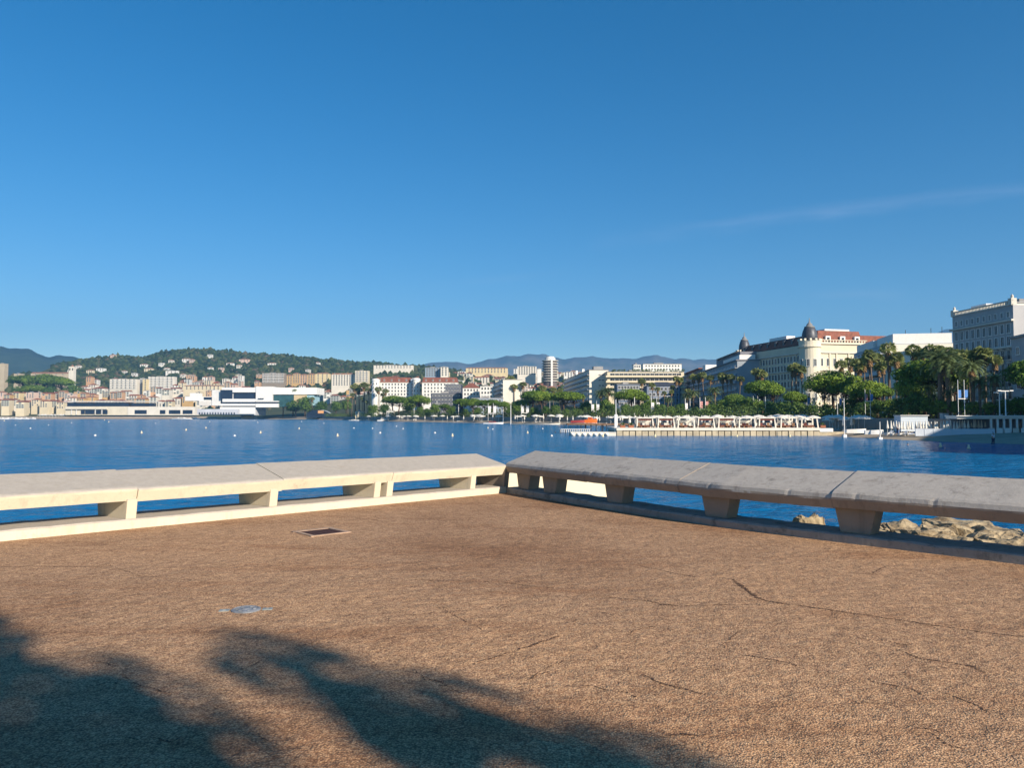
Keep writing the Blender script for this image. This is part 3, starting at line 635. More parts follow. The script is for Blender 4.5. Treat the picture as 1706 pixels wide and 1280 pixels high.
KN = {'pine': ('broad umbrella pine', 'umbrella pines along the promenade'), 'oak': ('dark bushy evergreen', 'dark evergreens along the promenade'), 'fan': ('slim fan palm', 'fan palms along the promenade'), 'date': ('feathery date palm', 'date palms along the promenade')}
ANCH = [(480, 'in front of the festival hall'), (600, 'right of the festival hall'), (715, 'before the white red roofed hotels'), (835, 'before the shaded low blocks'), (945, 'between the blank lit gable and the cream end wall'), (1060, 'before the cream terrace block'), (1135, 'below the long cream terraces'), (1228, 'before the shaded roof terrace building'), (1345, 'before the shaded side of the domed hotel'), (1425, 'before the lit end of the domed hotel'), (1500, 'before the stepped balcony block'), (1585, 'before the white end wall of the balcony block'), (1700, 'before the shaded balustraded hotel'), (9999, 'at the right edge')]
TR = []
def T(kind, x, y, D, w=1.0): TR.append((kind, x, y, D, w))
# promenade trees, photo column, crown top row, distance, width factor
for a in [(488, 664, 990, 1.4), (508, 660, 985, 1.2), (535, 667, 980, 1.3), (560, 668, 940, 1.2), (577, 666, 900, 1.3)]: T('oak', *a)
for a in [(592, 640, 770, 1.5), (599, 646, 760, 1.4), (607, 638, 750, 1.5), (616, 646, 740, 1.3), (630, 645, 700, 1.3), (638, 655, 690, 1.2), (645, 648, 680, 1.2), (472, 648, 1010, 1.3), (493, 646, 1000, 1.4), (520, 662, 990, 1.2), (580, 662, 850, 1.2), (604, 662, 745, 1.2), (612, 668, 740, 1.1), (586, 655, 800, 1.2), (683, 646, 800, 1.2), (730, 646, 760, 1.2)]: T('fan', *a)
for a in [(655, 657, 610, 1.1), (664, 659, 600, 1.1), (698, 657, 560, 1.1), (742, 672, 520, .9), (770, 662, 500, 1.2), (788, 663, 490, 1.2), (808, 665, 470, 1.1), (822, 664, 470, 1.1), (840, 668, 450, .9)]: T('pine', *a)
for a in [(680, 662, 580, 1.0), (725, 672, 540, 1.2), (752, 676, 530, 1.3), (795, 678, 500, 1.3), (860, 668, 440, 1.2), (850, 676, 440, 1.3), (815, 678, 470, 1.3), (700, 676, 560, 1.2), (712, 680, 560, 1.2), (775, 680, 510, 1.3), (640, 672, 640, 1.3), (622, 674, 680, 1.3)]: T('oak', *a)
for a in [(886, 648, 410, 1.2), (903, 650, 410, 1.0), (940, 650, 390, 1.1), (958, 650, 390, 1.0), (872, 664, 420, 1.2)]: T('pine', *a)
for a in [(847, 627, 600, 1.6), (857, 641, 560, 1.4), (872, 637, 560, 1.3), (908, 643, 430, 1.1), (922, 646, 430, 1.1), (932, 648, 430, 1.1), (972, 660, 390, 1.1)]: T('fan', *a)
for a in [(910, 676, 390, 1.2), (925, 674, 390, 1.2), (890, 678, 400, 1.3), (975, 668, 380, 1.3), (990, 672, 370, 1.3), (1008, 664, 370, 1.2), (1018, 672, 360, 1.3), (960, 680, 380, 1.3), (944, 680, 380, 1.2)]: T('oak', *a)
for a in [(1003, 650, 370, 1.1), (1013, 646, 370, 1.2), (1030, 655, 350, 1.0)]: T('date', *a)
for a in [(1052, 646, 340, 1.15), (1063, 651, 340, .9), (1082, 665, 320, .7)]: T('pine', *a)
for a in [(1070, 631, 400, 1.1), (1088, 638, 380, 1.1), (1098, 645, 370, 1.0), (1128, 627, 370, 1.1), (1133, 629, 370, 1.0), (1124, 642, 360, 1.0), (1156, 624, 350, 1.1), (1163, 623, 350, 1.0), (1173, 620, 345, 1.0), (1184, 625, 345, 1.0), (1203, 624, 330, 1.1), (1208, 621, 330, 1.1), (1212, 623, 328, 1.0), (1218, 624, 326, 1.0), (1231, 627, 320, 1.0), (1107, 652, 350, 1.0), (1118, 650, 345, 1.0), (1143, 648, 335, 1.2)]: T('fan', *a)
for a in [(1145, 655, 320, 1.1), (1155, 650, 320, 1.1), (1192, 645, 310, 1.2), (1180, 660, 300, 1.1), (1090, 664, 330, 1.1), (1112, 662, 320, 1.1)]: T('date', *a)
for a in [(1075, 670, 320, 1.3), (1098, 672, 310, 1.3), (1118, 676, 300, 1.3), (1135, 672, 300, 1.3), (1158, 678, 290, 1.3), (1060, 674, 320, 1.3), (1042, 672, 330, 1.3), (1185, 672, 280, 1.4), (1205, 664, 280, 1.4), (1225, 660, 270, 1.5), (1243, 660, 265, 1.5), (1172, 680, 280, 1.4), (1200, 678, 262, 1.5), (1140, 682, 290, 1.3)]: T('oak', *a)
for a in [(1222, 655, 290, .9), (1270, 630, 250, 1.05), (1290, 636, 245, .9), (1322, 650, 235, .8), (1338, 655, 235, .7)]: T('pine', *a)
for a in [(1262, 614, 270, 1.2), (1272, 617, 268, 1.1), (1317, 608, 260, 1.1), (1327, 606, 258, 1.2), (1337, 610, 256, 1.0)]: T('fan', *a)
for a in [(1260, 664, 240, 1.4), (1283, 668, 235, 1.4), (1305, 668, 230, 1.4), (1330, 668, 225, 1.4), (1300, 678, 225, 1.3), (1352, 672, 215, 1.4)]: T('oak', *a)
for a in [(1388, 615, 200, 1.12), (1372, 632, 205, .8), (1408, 630, 195, .9), (1448, 632, 180, 1.0), (1462, 640, 178, 1.0), (1438, 645, 180, .9)]: T('pine', *a)
for a in [(1408, 600, 215, 1.0), (1418, 596, 210, 1.0), (1428, 598, 205, 1.0), (1441, 596, 200, 1.0), (1437, 604, 200, 1.0), (1456, 583, 190, 1.0), (1449, 590, 192, 1.0), (1467, 590, 190, 1.0), (1481, 571, 178, 1.0), (1493, 586, 176, 1.0), (1474, 600, 185, .9), (1485, 596, 182, .9), (1500, 600, 180, .9), (1466, 606, 186, .9)]: T('fan', *a)
for a in [(1376, 672, 200, 1.4), (1402, 670, 190, 1.4), (1420, 660, 185, 1.4), (1440, 668, 176, 1.4), (1460, 664, 172, 1.4), (1480, 664, 168, 1.4), (1432, 676, 172, 1.5), (1500, 660, 160, 1.4), (1385, 680, 195, 1.4)]: T('oak', *a)
for a in [(1540, 597, 150, 1.0), (1555, 592, 150, 1.05), (1575, 600, 148, .9), (1520, 625, 150, .8), (1590, 612, 150, .7), (1512, 640, 150, .8)]: T('pine', *a)
for a in [(1527, 575, 165, 1.1), (1536, 580, 163, 1.0), (1553, 575, 160, 1.1), (1563, 577, 158, 1.0), (1579, 578, 155, 1.0), (1590, 582, 153, 1.0), (1600, 585, 150, 1.0), (1611, 582, 148, 1.0), (1617, 588, 146, 1.0), (1632, 579, 142, 1.1), (1642, 580, 141, 1.0), (1622, 590, 143, 1.0), (1585, 592, 145, 1.1), (1652, 592, 140, 1.0)]: T('fan', *a)
for a in [(1567, 584, 138, 1.15), (1581, 598, 136, 1.1), (1622, 600, 134, 1.0), (1632, 628, 124, 1.05), (1656, 622, 122, 1.0), (1600, 636, 130, 1.0), (1548, 640, 140, .9), (1640, 650, 122, .8), (1612, 655, 126, .8), (1558, 655, 132, .9), (1580, 650, 130, .9)]: T('date', *a)
for a in [(1530, 650, 146, 1.4), (1545, 660, 142, 1.4), (1570, 664, 140, 1.4), (1595, 665, 138, 1.3), (1520, 670, 146, 1.3), (1620, 668, 134, 1.3), (1650, 668, 130, 1.3), (1675, 664, 128, 1.3), (1700, 660, 126, 1.4), (1560, 676, 136, 1.3), (1722, 655, 124, 1.4)]: T('oak', *a)
for a in [(1708, 592, 130, .8), (1728, 600, 128, .9)]: T('pine', *a)
cnt = {}
for (k, x, y, D, w_) in sorted(TR, key=lambda r: r[1]):
    an = next(a for lim, a in ANCH if x < lim); key = (k, an); cnt.setdefault(key, 0); i = cnt[key]; cnt[key] += 1
    place_tree(k, x, y, max(D, shore(x) + 26), w_, f'{KN[k][0]} {an}, {ordn(i)} from left', KN[k][1], 'palm' if k in ('fan', 'date') else 'tree')
# trees behind the camera that throw the shadow on the terrace
sp_ = make_pine(31, H=10.5, W=3.3, T=2.6, n=9000, ls=.16)
for i, (sx, sy, rz, sc_, lb) in enumerate(((-4.45, 3.05, 0, 1.03, 'umbrella pine behind the photographer whose shadow covers the lower left paving'), (-1.3, 0.7, 2.2, .9, 'umbrella pine behind the photographer whose shadow covers the bottom edge of the paving'))):
    k = 9.3 * sc_ / tan(SUN_EL); loc = (sx + cos(SUN_AZ) * k, sy + sin(SUN_AZ) * k, PZ)
    if i == 0: sp_.location = loc; sp_.scale = (sc_,) * 3; setp(sp_, label=lb, cat='tree', group='umbrella pines standing on the terrace')
    else: copy_tree(sp_, loc, rz, sc_, label=lb, cat='tree', group='umbrella pines standing on the terrace')
fp = make_palm(22, H=22.0, kind='fan', R_=.95, nf=20, lean=.3)
for i, (sx, sy, rz, sc_, lb) in enumerate(((-1.7, 5.2, 0, .42, 'slim fan palm behind the photographer casting the shadow streak nearest the steel plate'), (-.5, 4.45, 1.9, .38, 'slim fan palm behind the photographer casting the middle shadow streak on the paving'), (.65, 3.7, 4.0, .38, 'slim fan palm behind the photographer casting the shadow streak at bottom right'))):
    k = 22.0 * sc_ / tan(SUN_EL); loc = (sx + cos(SUN_AZ) * k, sy + sin(SUN_AZ) * k, PZ)
    if i == 0: fp.location = loc; fp.scale = (sc_ * 1.0,) * 3; setp(fp, label=lb, cat='palm', group='fan palms standing on the terrace')
    else: copy_tree(fp, loc, rz, sc_, label=lb, cat='palm', group='fan palms standing on the terrace')
# ================================================================= BUILDINGS
PAL = {'cream': (.70, .60, .42), 'pale': (.76, .70, .60), 'white': (.80, .77, .71), 'ochre': (.58, .38, .17), 'orange': (.60, .37, .22), 'pink': (.68, .50, .41), 'yellow': (.72, .58, .34), 'grey': (.48, .46, .43), 'stone': (.50, .42, .30), 'rose': (.58, .34, .27)}
WINM = {}
def winmesh(w_, h, kind='plain'):
    k = (round(w_, 1), round(h, 1), kind)
    if k in WINM: return WINM[k]
    w_, h = k[0], k[1]; mb = MB(); a = w_ / 2; t = min(.14, w_ * .12)
    mb.box(-a + t, a - t, -.05, .02, t, h - t, 0)
    mb.box(-a, a, -.12, .02, h - t, h, 1); mb.box(-a - .08, a + .08, -.2, .02, -.02, t, 1); mb.box(-a, -a + t, -.1, .02, t, h - t, 1); mb.box(a - t, a, -.1, .02, t, h - t, 1)
    mb.box(-.035, .035, -.08, .02, t, h - t, 1)
    if kind == 'shut':
        mb.box(-a - w_ * .42, -a - .02, -.1, .02, .02, h, 2); mb.box(a + .02, a + w_ * .42, -.1, .02, .02, h, 2)
    if kind == 'ped':
        mb.add([(-a - .25, -.35, h + .05), (a + .25, -.35, h + .05), (0, -.35, h + .5), (-a - .25, .02, h + .05), (a + .25, .02, h + .05), (0, .02, h + .5)], [(0, 1, 2), (0, 2, 5, 3), (2, 1, 4, 5), (1, 0, 3, 4)], 1)
        mb.box(-a - .3, a + .3, -.55, .02, -.18, -.03, 1)
        for i in range(6): q = -a - .25 + i * (2 * a + .5) / 5; mb.box(q - .03, q + .03, -.52, -.47, -.03, .85, 3)
        mb.box(-a - .28, a + .28, -.55, -.46, .85, .92, 3)
    WINM[k] = mb.mesh('window', [M_glass, M_trim if kind == 'ped' else M_white, M_shut, M_dark]); return WINM[k]
def wins(root, x0, x1, z0, z1, n, m, ww, hh, face='front', off=0.0, kind='plain', skip=0.0, rg=rnd, arr=None):
    me = winmesh(ww, hh, kind); cw = (x1 - x0) / n; chh = (z1 - z0) / m
    for j in range(m):
        for i in range(n):
            if skip and rg.random() < skip: continue
            u = x0 + cw * (i + .5); z = z0 + chh * j + (chh - hh) * .45
            if face == 'front': link('window', me, root, (u, off, z), 0)
            elif face == 'right': link('window', me, root, (off, u, z), pi / 2)
            elif face == 'left': link('window', me, root, (off, u, z), -pi / 2)
def bldg(label, px0, px1, D, ytop, c='cream', floors=3, cols=3, roof='flat', rh=2.0, dep=11, name='house', cat='house', group=None, kind='plain', ww=1.5, hh=1.9, side=0, rot=0, balc=0, rmat=None, side_l=0, chimney=0, zbase=None, skip=.0, ground=3, rc=None):
    if D > 1000 and ww < 1.9: ww, hh = ww * 1.45, hh * 1.3
    X0 = px(px0, D); W = (px1 - px0) / F * D; zb = gz((px0 + px1) / 2, D) if zbase is None else zbase
    H = max(3.0, zz(ytop, D) - zb); 
    if roof in ('hip', 'gable', 'mansard'): H = max(2.6, H - rh)
    root = empty(name, (X0, D, zb), rot, label=label, cat=cat, group=group)
    m = plaster(PAL[c] if isinstance(c, str) else c); mb = MB(); mb.box(0, W, 0, dep, -4, H); mb.build('wall', m, root)
    fh = 3.1
    nf = max(1, min(floors, int(H / 2.7)))
    mb = MB()
    if roof == 'flat':
        mb.box(-.25, W + .25, -.25, dep + .25, H, H + .35); mb.box(W * .3, W * .55, dep * .3, dep * .7, H + .35, H + 1.6); r = mb.build('roof', M_flat if not rc else rc, root)
    elif roof == 'white':
        mb.box(-.4, W + .4, -.4, dep + .3, H, H + .5); r = mb.build('roof', M_white, root)
    elif roof == 'mansard':
        mb.box(-.35, W + .35, -.35, dep + .35, H, H + .3, 1); i_ = min(1.0, rh * .35)
        mb.add([(0, 0, H + .3), (W, 0, H + .3), (W, dep, H + .3), (0, dep, H + .3), (i_, i_, H + rh), (W - i_, i_, H + rh), (W - i_, dep - i_, H + rh), (i_, dep - i_, H + rh)], [(0, 1, 5, 4), (1, 2, 6, 5), (2, 3, 7, 6), (3, 0, 4, 7), (4, 5, 6, 7)], 0)
        r = mb.build('roof', [rmat or M_roofred, M_trim], root)
        if cols > 1: wins(root, .5, W - .5, H + .2, H + rh - .2, max(1, cols // 2), 1, 1.3, min(1.7, rh - .8), off=.1)
    else:
        mb.hip(0, W, 0, dep, H, H + rh, gable=(roof == 'gable')); r = mb.build('roof', rmat or M_roof2, root)
    for k in range(chimney):
        mb = MB(); cx = W * (.25 + .5 * k); mb.box(cx - .3, cx + .3, dep * .5, dep * .5 + .6, H, H + rh + .8); mb.build('chimney', m, r)
    if cols: wins(root, W * .04, W * .96, H - nf * fh, H, cols, nf, ww, hh, kind=kind, skip=skip)
    if side: wins(root, dep * .08, dep * .92, H - nf * fh, H, side, nf, ww, hh, 'right', off=W, kind=kind)
    if side_l: wins(root, dep * .08, dep * .92, H - nf * fh, H, side_l, nf, ww, hh, 'left', off=0, kind=kind)
    if balc:
        for j in range(nf):
            z = H - (j + 1) * fh; mb = MB(); mb.box(W * .03, W * .97, -1.3, 0, z, z + .18); mb.box(W * .03, W * .97, -1.3, -1.22, z + .18, z + 1.05)
            for q in range(balc): u = W * (.03 + .94 * q / balc); mb.box(u - .08, u + .08, -1.2, 0, z + .18, z + 2.8)
            mb.build('balcony', M_white, root)
    root['_'] = 0; del root['_']
    return root, W, H
HAN = [(60, 'below the castle tower'), (130, 'below the church tower'), (200, 'behind the long quay building'), (300, 'around the balconied apartment blocks'), (385, 'left of the festival hall'), (475, 'behind the festival hall'), (620, 'on the slope right of the festival hall'), (770, 'behind the white red roofed hotels'), (900, 'left of the round tower block'), (1010, 'right of the round tower block'), (9999, 'above the cream terrace block')]
RN = ['lowest', 'lower', 'middle', 'upper', 'top']
hc = {}; CN = {'cream': 'cream', 'pale': 'pale beige', 'white': 'white', 'ochre': 'ochre', 'orange': 'orange', 'pink': 'pink', 'yellow': 'yellow', 'grey': 'grey', 'rose': 'dusky rose', 'stone': 'stone'}
HQ = []
def row(D, xa, xb, ya, yb, wa, wb, pal, rn, roofs=('hip', 'gable', 'hip', 'flat'), fl=3, gap=.12, seed=1):
    rg = random.Random(seed * 77 + int(D)); x = xa
    while x < xb:
        w_ = rg.uniform(wa, wb); y = rg.uniform(ya, yb)
        if rg.random() > gap: HQ.append((D + rg.uniform(-25, 25), x, min(x + w_, xb + 3), y, rg.choice(pal), rg.choice(roofs), rn, rg.random()))
        x += w_ * rg.uniform(.9, 1.1)
row(1190, -10, 112, 663, 669, 9, 15, ['cream', 'yellow', 'pale', 'pink', 'cream', 'cream'], 'waterfront', seed=2, gap=0, roofs=('hip', 'hip', 'gable'))
row(1290, -5, 200, 650, 656, 10, 17, ['yellow', 'ochre', 'cream', 'pink', 'pale', 'orange'], 'second', seed=3, gap=.03)
row(1360, 110, 320, 645, 658, 9, 16, ['orange', 'white', 'pale', 'cream', 'pink', 'pale'], 'third', seed=4, gap=.1)
row(1250, 110, 380, 659, 668, 10, 19, ['cream', 'white', 'pale', 'pale', 'ochre', 'orange'], 'second', seed=5, gap=.05)
row(1480, 120, 340, 636, 645, 9, 14, ['white', 'pale', 'orange', 'pink', 'white'], 'upper', seed=6, gap=.35)
row(1420, 285, 430, 634, 645, 8, 14, ['orange', 'pink', 'rose', 'cream', 'white'], 'upper', seed=7, gap=.15)
row(1150, 528, 640, 648, 662, 9, 15, ['pale', 'white', 'grey', 'cream', 'ochre'], 'lower', seed=8, gap=.1, roofs=('flat', 'flat', 'hip'))
row(1200, 600, 900, 626, 640, 9, 17, ['pale', 'cream', 'pink', 'white', 'yellow', 'pink'], 'middle', seed=9, gap=.08)
row(1400, 690, 1000, 619, 629, 9, 18, ['yellow', 'cream', 'pale', 'pink', 'white'], 'upper', seed=10, gap=.1)
row(1000, 770, 960, 636, 648, 10, 17, ['pale', 'pink', 'cream', 'white'], 'lower', seed=11, gap=.1)
row(1470, 470, 640, 640, 650, 7, 12, ['white', 'cream', 'pale', 'ochre'], 'middle', seed=31, gap=.15)
row(1390, 440, 560, 650, 660, 8, 12, ['white', 'pale', 'cream'], 'lowest', seed=32, gap=.2)
row(1560, 120, 450, 626, 636, 6, 10, ['white', 'pale', 'pink', 'white', 'orange'], 'top', seed=21, gap=.45)
row(1100, 640, 1000, 640, 652, 8, 14, ['white', 'pale', 'cream', 'white', 'pink'], 'lowest', seed=22, gap=.15)
row(1600, 740, 1010, 615, 622, 7, 14, ['white', 'cream', 'pale', 'yellow'], 'top', seed=23, gap=.25)
row(1310, 290, 440, 648, 662, 7, 12, ['white', 'pale', 'orange', 'cream'], 'lower', seed=24, gap=.2)
row(1250, 930, 1130, 620, 630, 10, 18, ['white', 'pale', 'cream'], 'upper', seed=12, gap=.2, roofs=('flat', 'hip'))
HQ.sort(key=lambda h: h[1])
for (D, x0, x1, y, c, rf, rn, q) in HQ:
    an = next(a for lim, a in HAN if x0 < lim); k = (c, rf == 'flat', rn, an); hc[k] = hc.get(k, 0) + 1; i = hc[k] - 1
    lb = f"{CN[c]} {'flat roofed' if rf == 'flat' else 'tiled'} house {an}, {rn} row, {ordn(i)}"
    bldg(lb, x0, x1, D, y, c, 3, 2 if x1 - x0 < 12 else 3, rf, rh=2.6, dep=10 + q * 4, group='town houses on the far shore', rmat=(M_roof, M_roof2, M_roofred)[int(q * 2.99)], kind='shut' if q > .5 else 'plain', rot=(q - .5) * .2, chimney=1 if q > .6 else 0, ww=1.5, hh=2.0, skip=.1)
# villas scattered on the wooded hill
VL = [(128, 608, 'white'), (148, 616, 'cream'), (166, 614, 'white'), (186, 590, 'pink'), (205, 617, 'white'), (238, 606, 'white'), (246, 613, 'cream'), (267, 605, 'white'), (276, 612, 'white'), (283, 599, 'pale'), (285, 618, 'white'), (309, 597, 'white'), (318, 598, 'pink'), (303, 622, 'pale'), (316, 625, 'orange'), (348, 591, 'white'), (349, 611, 'white'), (367, 613, 'pink'), (382, 604, 'white'), (397, 607, 'pale'), (406, 598, 'pink'), (452, 604, 'white'), (484, 612, 'pink'), (528, 603, 'white'), (430, 624, 'orange'), (396, 624, 'cream'), (115, 617, 'pale'), (222, 622, 'white'), (345, 632, 'orange'), (360, 635, 'orange'), (386, 632, 'pink'), (512, 616, 'pale'), (645, 610, 'cream')]
VW = {(238, 606): 12, (285, 618): 20, (382, 604): 12, (406, 598): 18, (452, 604): 14, (309, 597): 14, (148, 616): 11, (166, 614): 14, (246, 613): 14, (316, 625): 13, (345, 632): 14}
for i, (x, y, c) in enumerate(sorted(VL)):
    # distance where the slope has the base just under the top row
    D = 1300
    while D < 2240 and zz(y + 7, D) > gz(x, D): D += 15
    w_ = VW.get((x, y), 8)
    an = 'low' if y > 616 else ('high' if y < 604 else 'midway')
    sd_ = 'left of the hilltop' if x < 250 else ('below the hilltop' if x < 380 else 'right of the hilltop')
    bldg(f"{CN[c]} villa {an} on the wooded hill {sd_}, {ordn(i)} villa from left", x - w_ / 2, x + w_ / 2, D - 30, y, c, 2, 3, 'hip' if i % 3 else 'flat', rh=2.2, name='villa', cat='villa', group='villas on the wooded hill', ww=1.5, hh=1.8, dep=9, zbase=zz(y + 9, D - 30))
# named blocks left to right
def blk(label, x0, x1, D, y, c, floors, cols, **k):
    k.setdefault('name', 'apartment_block'); k.setdefault('cat', 'building'); return bldg(label, x0, x1, D, y, c, floors, cols, **k)
# castle hill
bldg('square stone castle tower at the left edge of the picture, above the old town', -6, 6, 1450, 606, 'stone', 1, 0, 'flat', name='castle_tower', cat='tower', dep=11)
bldg('shorter plain stone tower right of the castle tower on the old town hill', 22, 34, 1430, 623, 'stone', 1, 1, 'flat', name='stone_tower', cat='tower', dep=10)
bldg('long stone church nave with pale roof beside the bell tower on the old town hill', 50, 112, 1470, 620, 'stone', 1, 5, 'gable', rh=3, name='church', cat='church', dep=14)
r, W, H = bldg('slender stone church bell tower with belfry openings, standing above the old town houses', 113.2, 121.5, 1400, 611, 'pale', 1, 0, 'flat', name='bell_tower', cat='tower', dep=8)
mb = MB(); mb.box(1, 3, -.08, .1, H - 7, H - 3); mb.box(W - 3, W - 1, -.08, .1, H - 7, H - 3); mb.build('belfry_opening', M_glass, r)
mb = MB(); mb.lathe([(W * .36, H + .3), (W * .3, H + 1.5), (.2, H + 3.5)], W / 2, 4, 8); mb.build('cap', M_roof2, r)
blk('pale stepped apartment block with balconies above the tiled houses, left of the larger one', 182, 228, 1440, 632, 'pale', 6, 6, balc=6, group='balconied apartment blocks')
blk('taller pale pink apartment block with dark balcony rows above the tiled houses', 246, 290, 1440, 628, 'pale', 8, 6, balc=5, group='balconied apartment blocks')
blk('narrow cream stair wing joining the taller balconied apartment block at its left', 237, 246, 1436, 632, 'yellow', 7, 1)
blk('narrow slab in painted grey shade between the two balconied blocks', 228.5, 236.5, 1450, 633, (.3, .32, .36), 7, 2)  # blue-grey box put where shade lies between the blocks
blk('long cream three storey building with brown eaves left above the festival hall', 305, 369, 1330, 641.5, 'cream', 2, 9, roof='hip', rh=2)
blk('brown balconied apartment block left of the ochre palace', 436, 474, 1500, 622, (.30, .25, .20), 6, 6, balc=4)
for i, (x0, x1, y, c) in enumerate([(474, 487, 624, 'ochre'), (487, 499, 621, 'ochre'), (499, 512, 623, 'orange'), (512, 525, 622, 'ochre'), (525, 549, 621, 'yellow')]):
    blk(['plain ochre wing at the left end of the ochre palace', 'raised ochre second wing of the ochre palace', 'orange middle wing of the ochre palace on the slope', 'ochre fourth wing of the palace with tall windows', 'pale yellow right end wing of the ochre palace'][i], x0, x1, 1520, y, c, 6, 3, roof='hip', rh=2.5, group='wings of the ochre palace')
blk('broad cream pink six storey building between the ochre palace and the balcony tower', 552, 591, 1300, 622, 'pale', 6, 8, roof='mansard', rh=2.5, rmat=M_roof2, side_l=2)
blk('cream block with orange balconies at the right end of the slope buildings', 591, 614, 1290, 618, 'cream', 6, 4, balc=3)
blk('long pale hillside hotel with a row of arches below the ridge', 622, 688, 1600, 609, 'pale', 2, 12, name='hotel')
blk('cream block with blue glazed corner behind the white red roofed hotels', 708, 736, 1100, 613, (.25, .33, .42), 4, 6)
blk('plain cream gable block standing right of the blue glazed corner', 734, 746, 1090, 612, 'pale', 4, 2)
blk('long yellow barracks like building with orange roof on the low ridge', 776, 846, 1500, 612, 'yellow', 3, 12, roof='hip', rh=2)
blk('wide cream apartment crescent with grey glazed lower floors left of the round tower', 862, 894, 1150, 611, 'pale', 4, 7)
blk('narrow blank white slab just left of the round tower block', 895, 902, 1130, 615, 'white', 4, 0)
# round tower block
X0 = px(916.5, 1000); zb = gz(916, 1000); H = zz(601, 1000) - zb
rt = empty('tower_block', (X0, 1000, zb), label='round balconied tower block rising above the palms before the blue mountains', cat='tower')
mb = MB(); mb.lathe([(8.8, -3), (8.8, H)], n=24); mb.build('wall', plaster((.16, .13, .12)), rt, smooth=False)
for j in range(9):
    mb = MB(); z = H - j * 3.3 - 1; mb.lathe([(10.8, z), (10.8, z + .95), (10.6, z + .95), (10.6, z)], n=24); mb.build('balcony', M_trim, rt)
mb = MB(); mb.lathe([(7, H), (7, H + 3.2), (5.5, H + 3.3), (5.5, H + 5), (3, H + 5.2)], n=16); mb.build('roof', M_white, rt)
mb = MB(); mb.box(.5, 3, -11.0, -6, -2, H + 1); mb.build('stair_tower', M_white, rt)
# white red-roofed hotels
blk('white seafront hotel with red mansard roof, left one of the pair', 633, 684, 720, 629, 'white', 6, 9, roof='mansard', rh=5, dep=16, name='hotel', group='white red roofed hotels', ww=1.5, hh=2.0)
blk('white seafront hotel with red mansard roof, wider right one of the pair', 703, 762, 700, 629, 'white', 6, 10, roof='mansard', rh=5, dep=16, name='hotel', group='white red roofed hotels', ww=1.5, hh=2.0, side_l=3)
for i, (xc, yy) in enumerate(((626, 631), (694, 630))):
    zb = gz(xc, 715); H = zz(yy, 715) - zb; r = empty('hotel_tower', (px(xc, 715), 714, zb), label=('round white corner tower at the left end of the left red roofed hotel', 'round white tower wing between the two red roofed hotels')[i], cat='tower')
    mb = MB(); mb.lathe([(3.6 - i * .2, -2), (3.6, H - 2), (3.9, H - 2), (3.9, H - 1.6), (3.0, H - .5), (1.2, H)], n=18); mb.build('wall', plaster(PAL['white']), r)
    for j in range(4):
        for k in range(2): link('window', winmesh(1.2, 2.0), r, (-1.4 + k * 2.8, -3.4, H - 6 - j * 3.6))
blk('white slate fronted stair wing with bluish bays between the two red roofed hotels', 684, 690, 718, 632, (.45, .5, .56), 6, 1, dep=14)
blk('dark glass stepped building in painted shade right of the white hotels', 718, 768, 600, 656, (.06, .07, .10), 5, 8, dep=20, ww=2.2, hh=1.6)  # near-black wall colour carries the building's shade
blk('dark upper setback floors of the glass building in painted shade', 742, 769, 612, 641, (.07, .08, .11), 3, 5, dep=16)  # shade put into the dark colour of these floors too
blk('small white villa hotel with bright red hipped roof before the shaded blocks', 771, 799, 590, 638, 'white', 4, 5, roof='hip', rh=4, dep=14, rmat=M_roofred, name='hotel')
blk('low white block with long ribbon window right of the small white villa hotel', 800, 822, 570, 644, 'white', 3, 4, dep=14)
blk('apartment slab in painted bluish shade left of the blank lit gable', 786, 838, 520, 664, (.30, .36, .44), 4, 8, dep=10)  # bluish shade put into the wall colour
# long facades seen at a slant: A far-left, B near-right
def slab(label, xa, Da, xb, Db, yb, c, floors, cols, dep=14, name='apartment_block', cat='building', **k):
    A = Vector((px(xa, Da), Da)); B = Vector((px(xb, Db), Db)); d = B - A; L = d.length; rz = atan2(d.y, d.x)
    zb = 3.36; H = zz(yb, Db) - zb; root = empty(name, (A.x, A.y, zb), rz, label=label, cat=cat, group=k.get('group'))
    mb = MB(); mb.box(0, L, 0, dep, -2, H); mb.build('wall', plaster(PAL[c] if isinstance(c, str) else c), root)
    return root, L, H
def bands(root, L, H, dep, n, fh, m=None, out=1.3, side=0, x0=0, par=1.0):
    for j in range(n):
        z = H - (j + 1) * fh; mb = MB(); mb.box(x0, L + .01, -out, -.01, z, z + .22); mb.box(x0, L, -out, -out + .1, z + .22, z + par)
        if side: mb.box(L + .01, L + side, -out, dep * .5, z, z + .22); mb.box(L + side - .1, L + side, -out, dep * .5, z + .22, z + par)
        mb.build('balcony', m or M_white, root)
# blank lit gable block
r, L, H = slab('apartment block with tall blank sunlit gable wall and shaded balcony front', 822, 640, 838, 560, 633, 'pale', 7, 6, dep=14)
bands(r, L, H, 14, 7, 3.2); wins(r, 1, L - 1, H - 21, H, 8, 6, 2.2, 1.9)
mb = MB(); mb.box(-.3, L + .3, -.3, 14.3, H, H + .4); mb.build('roof', M_flat, r)
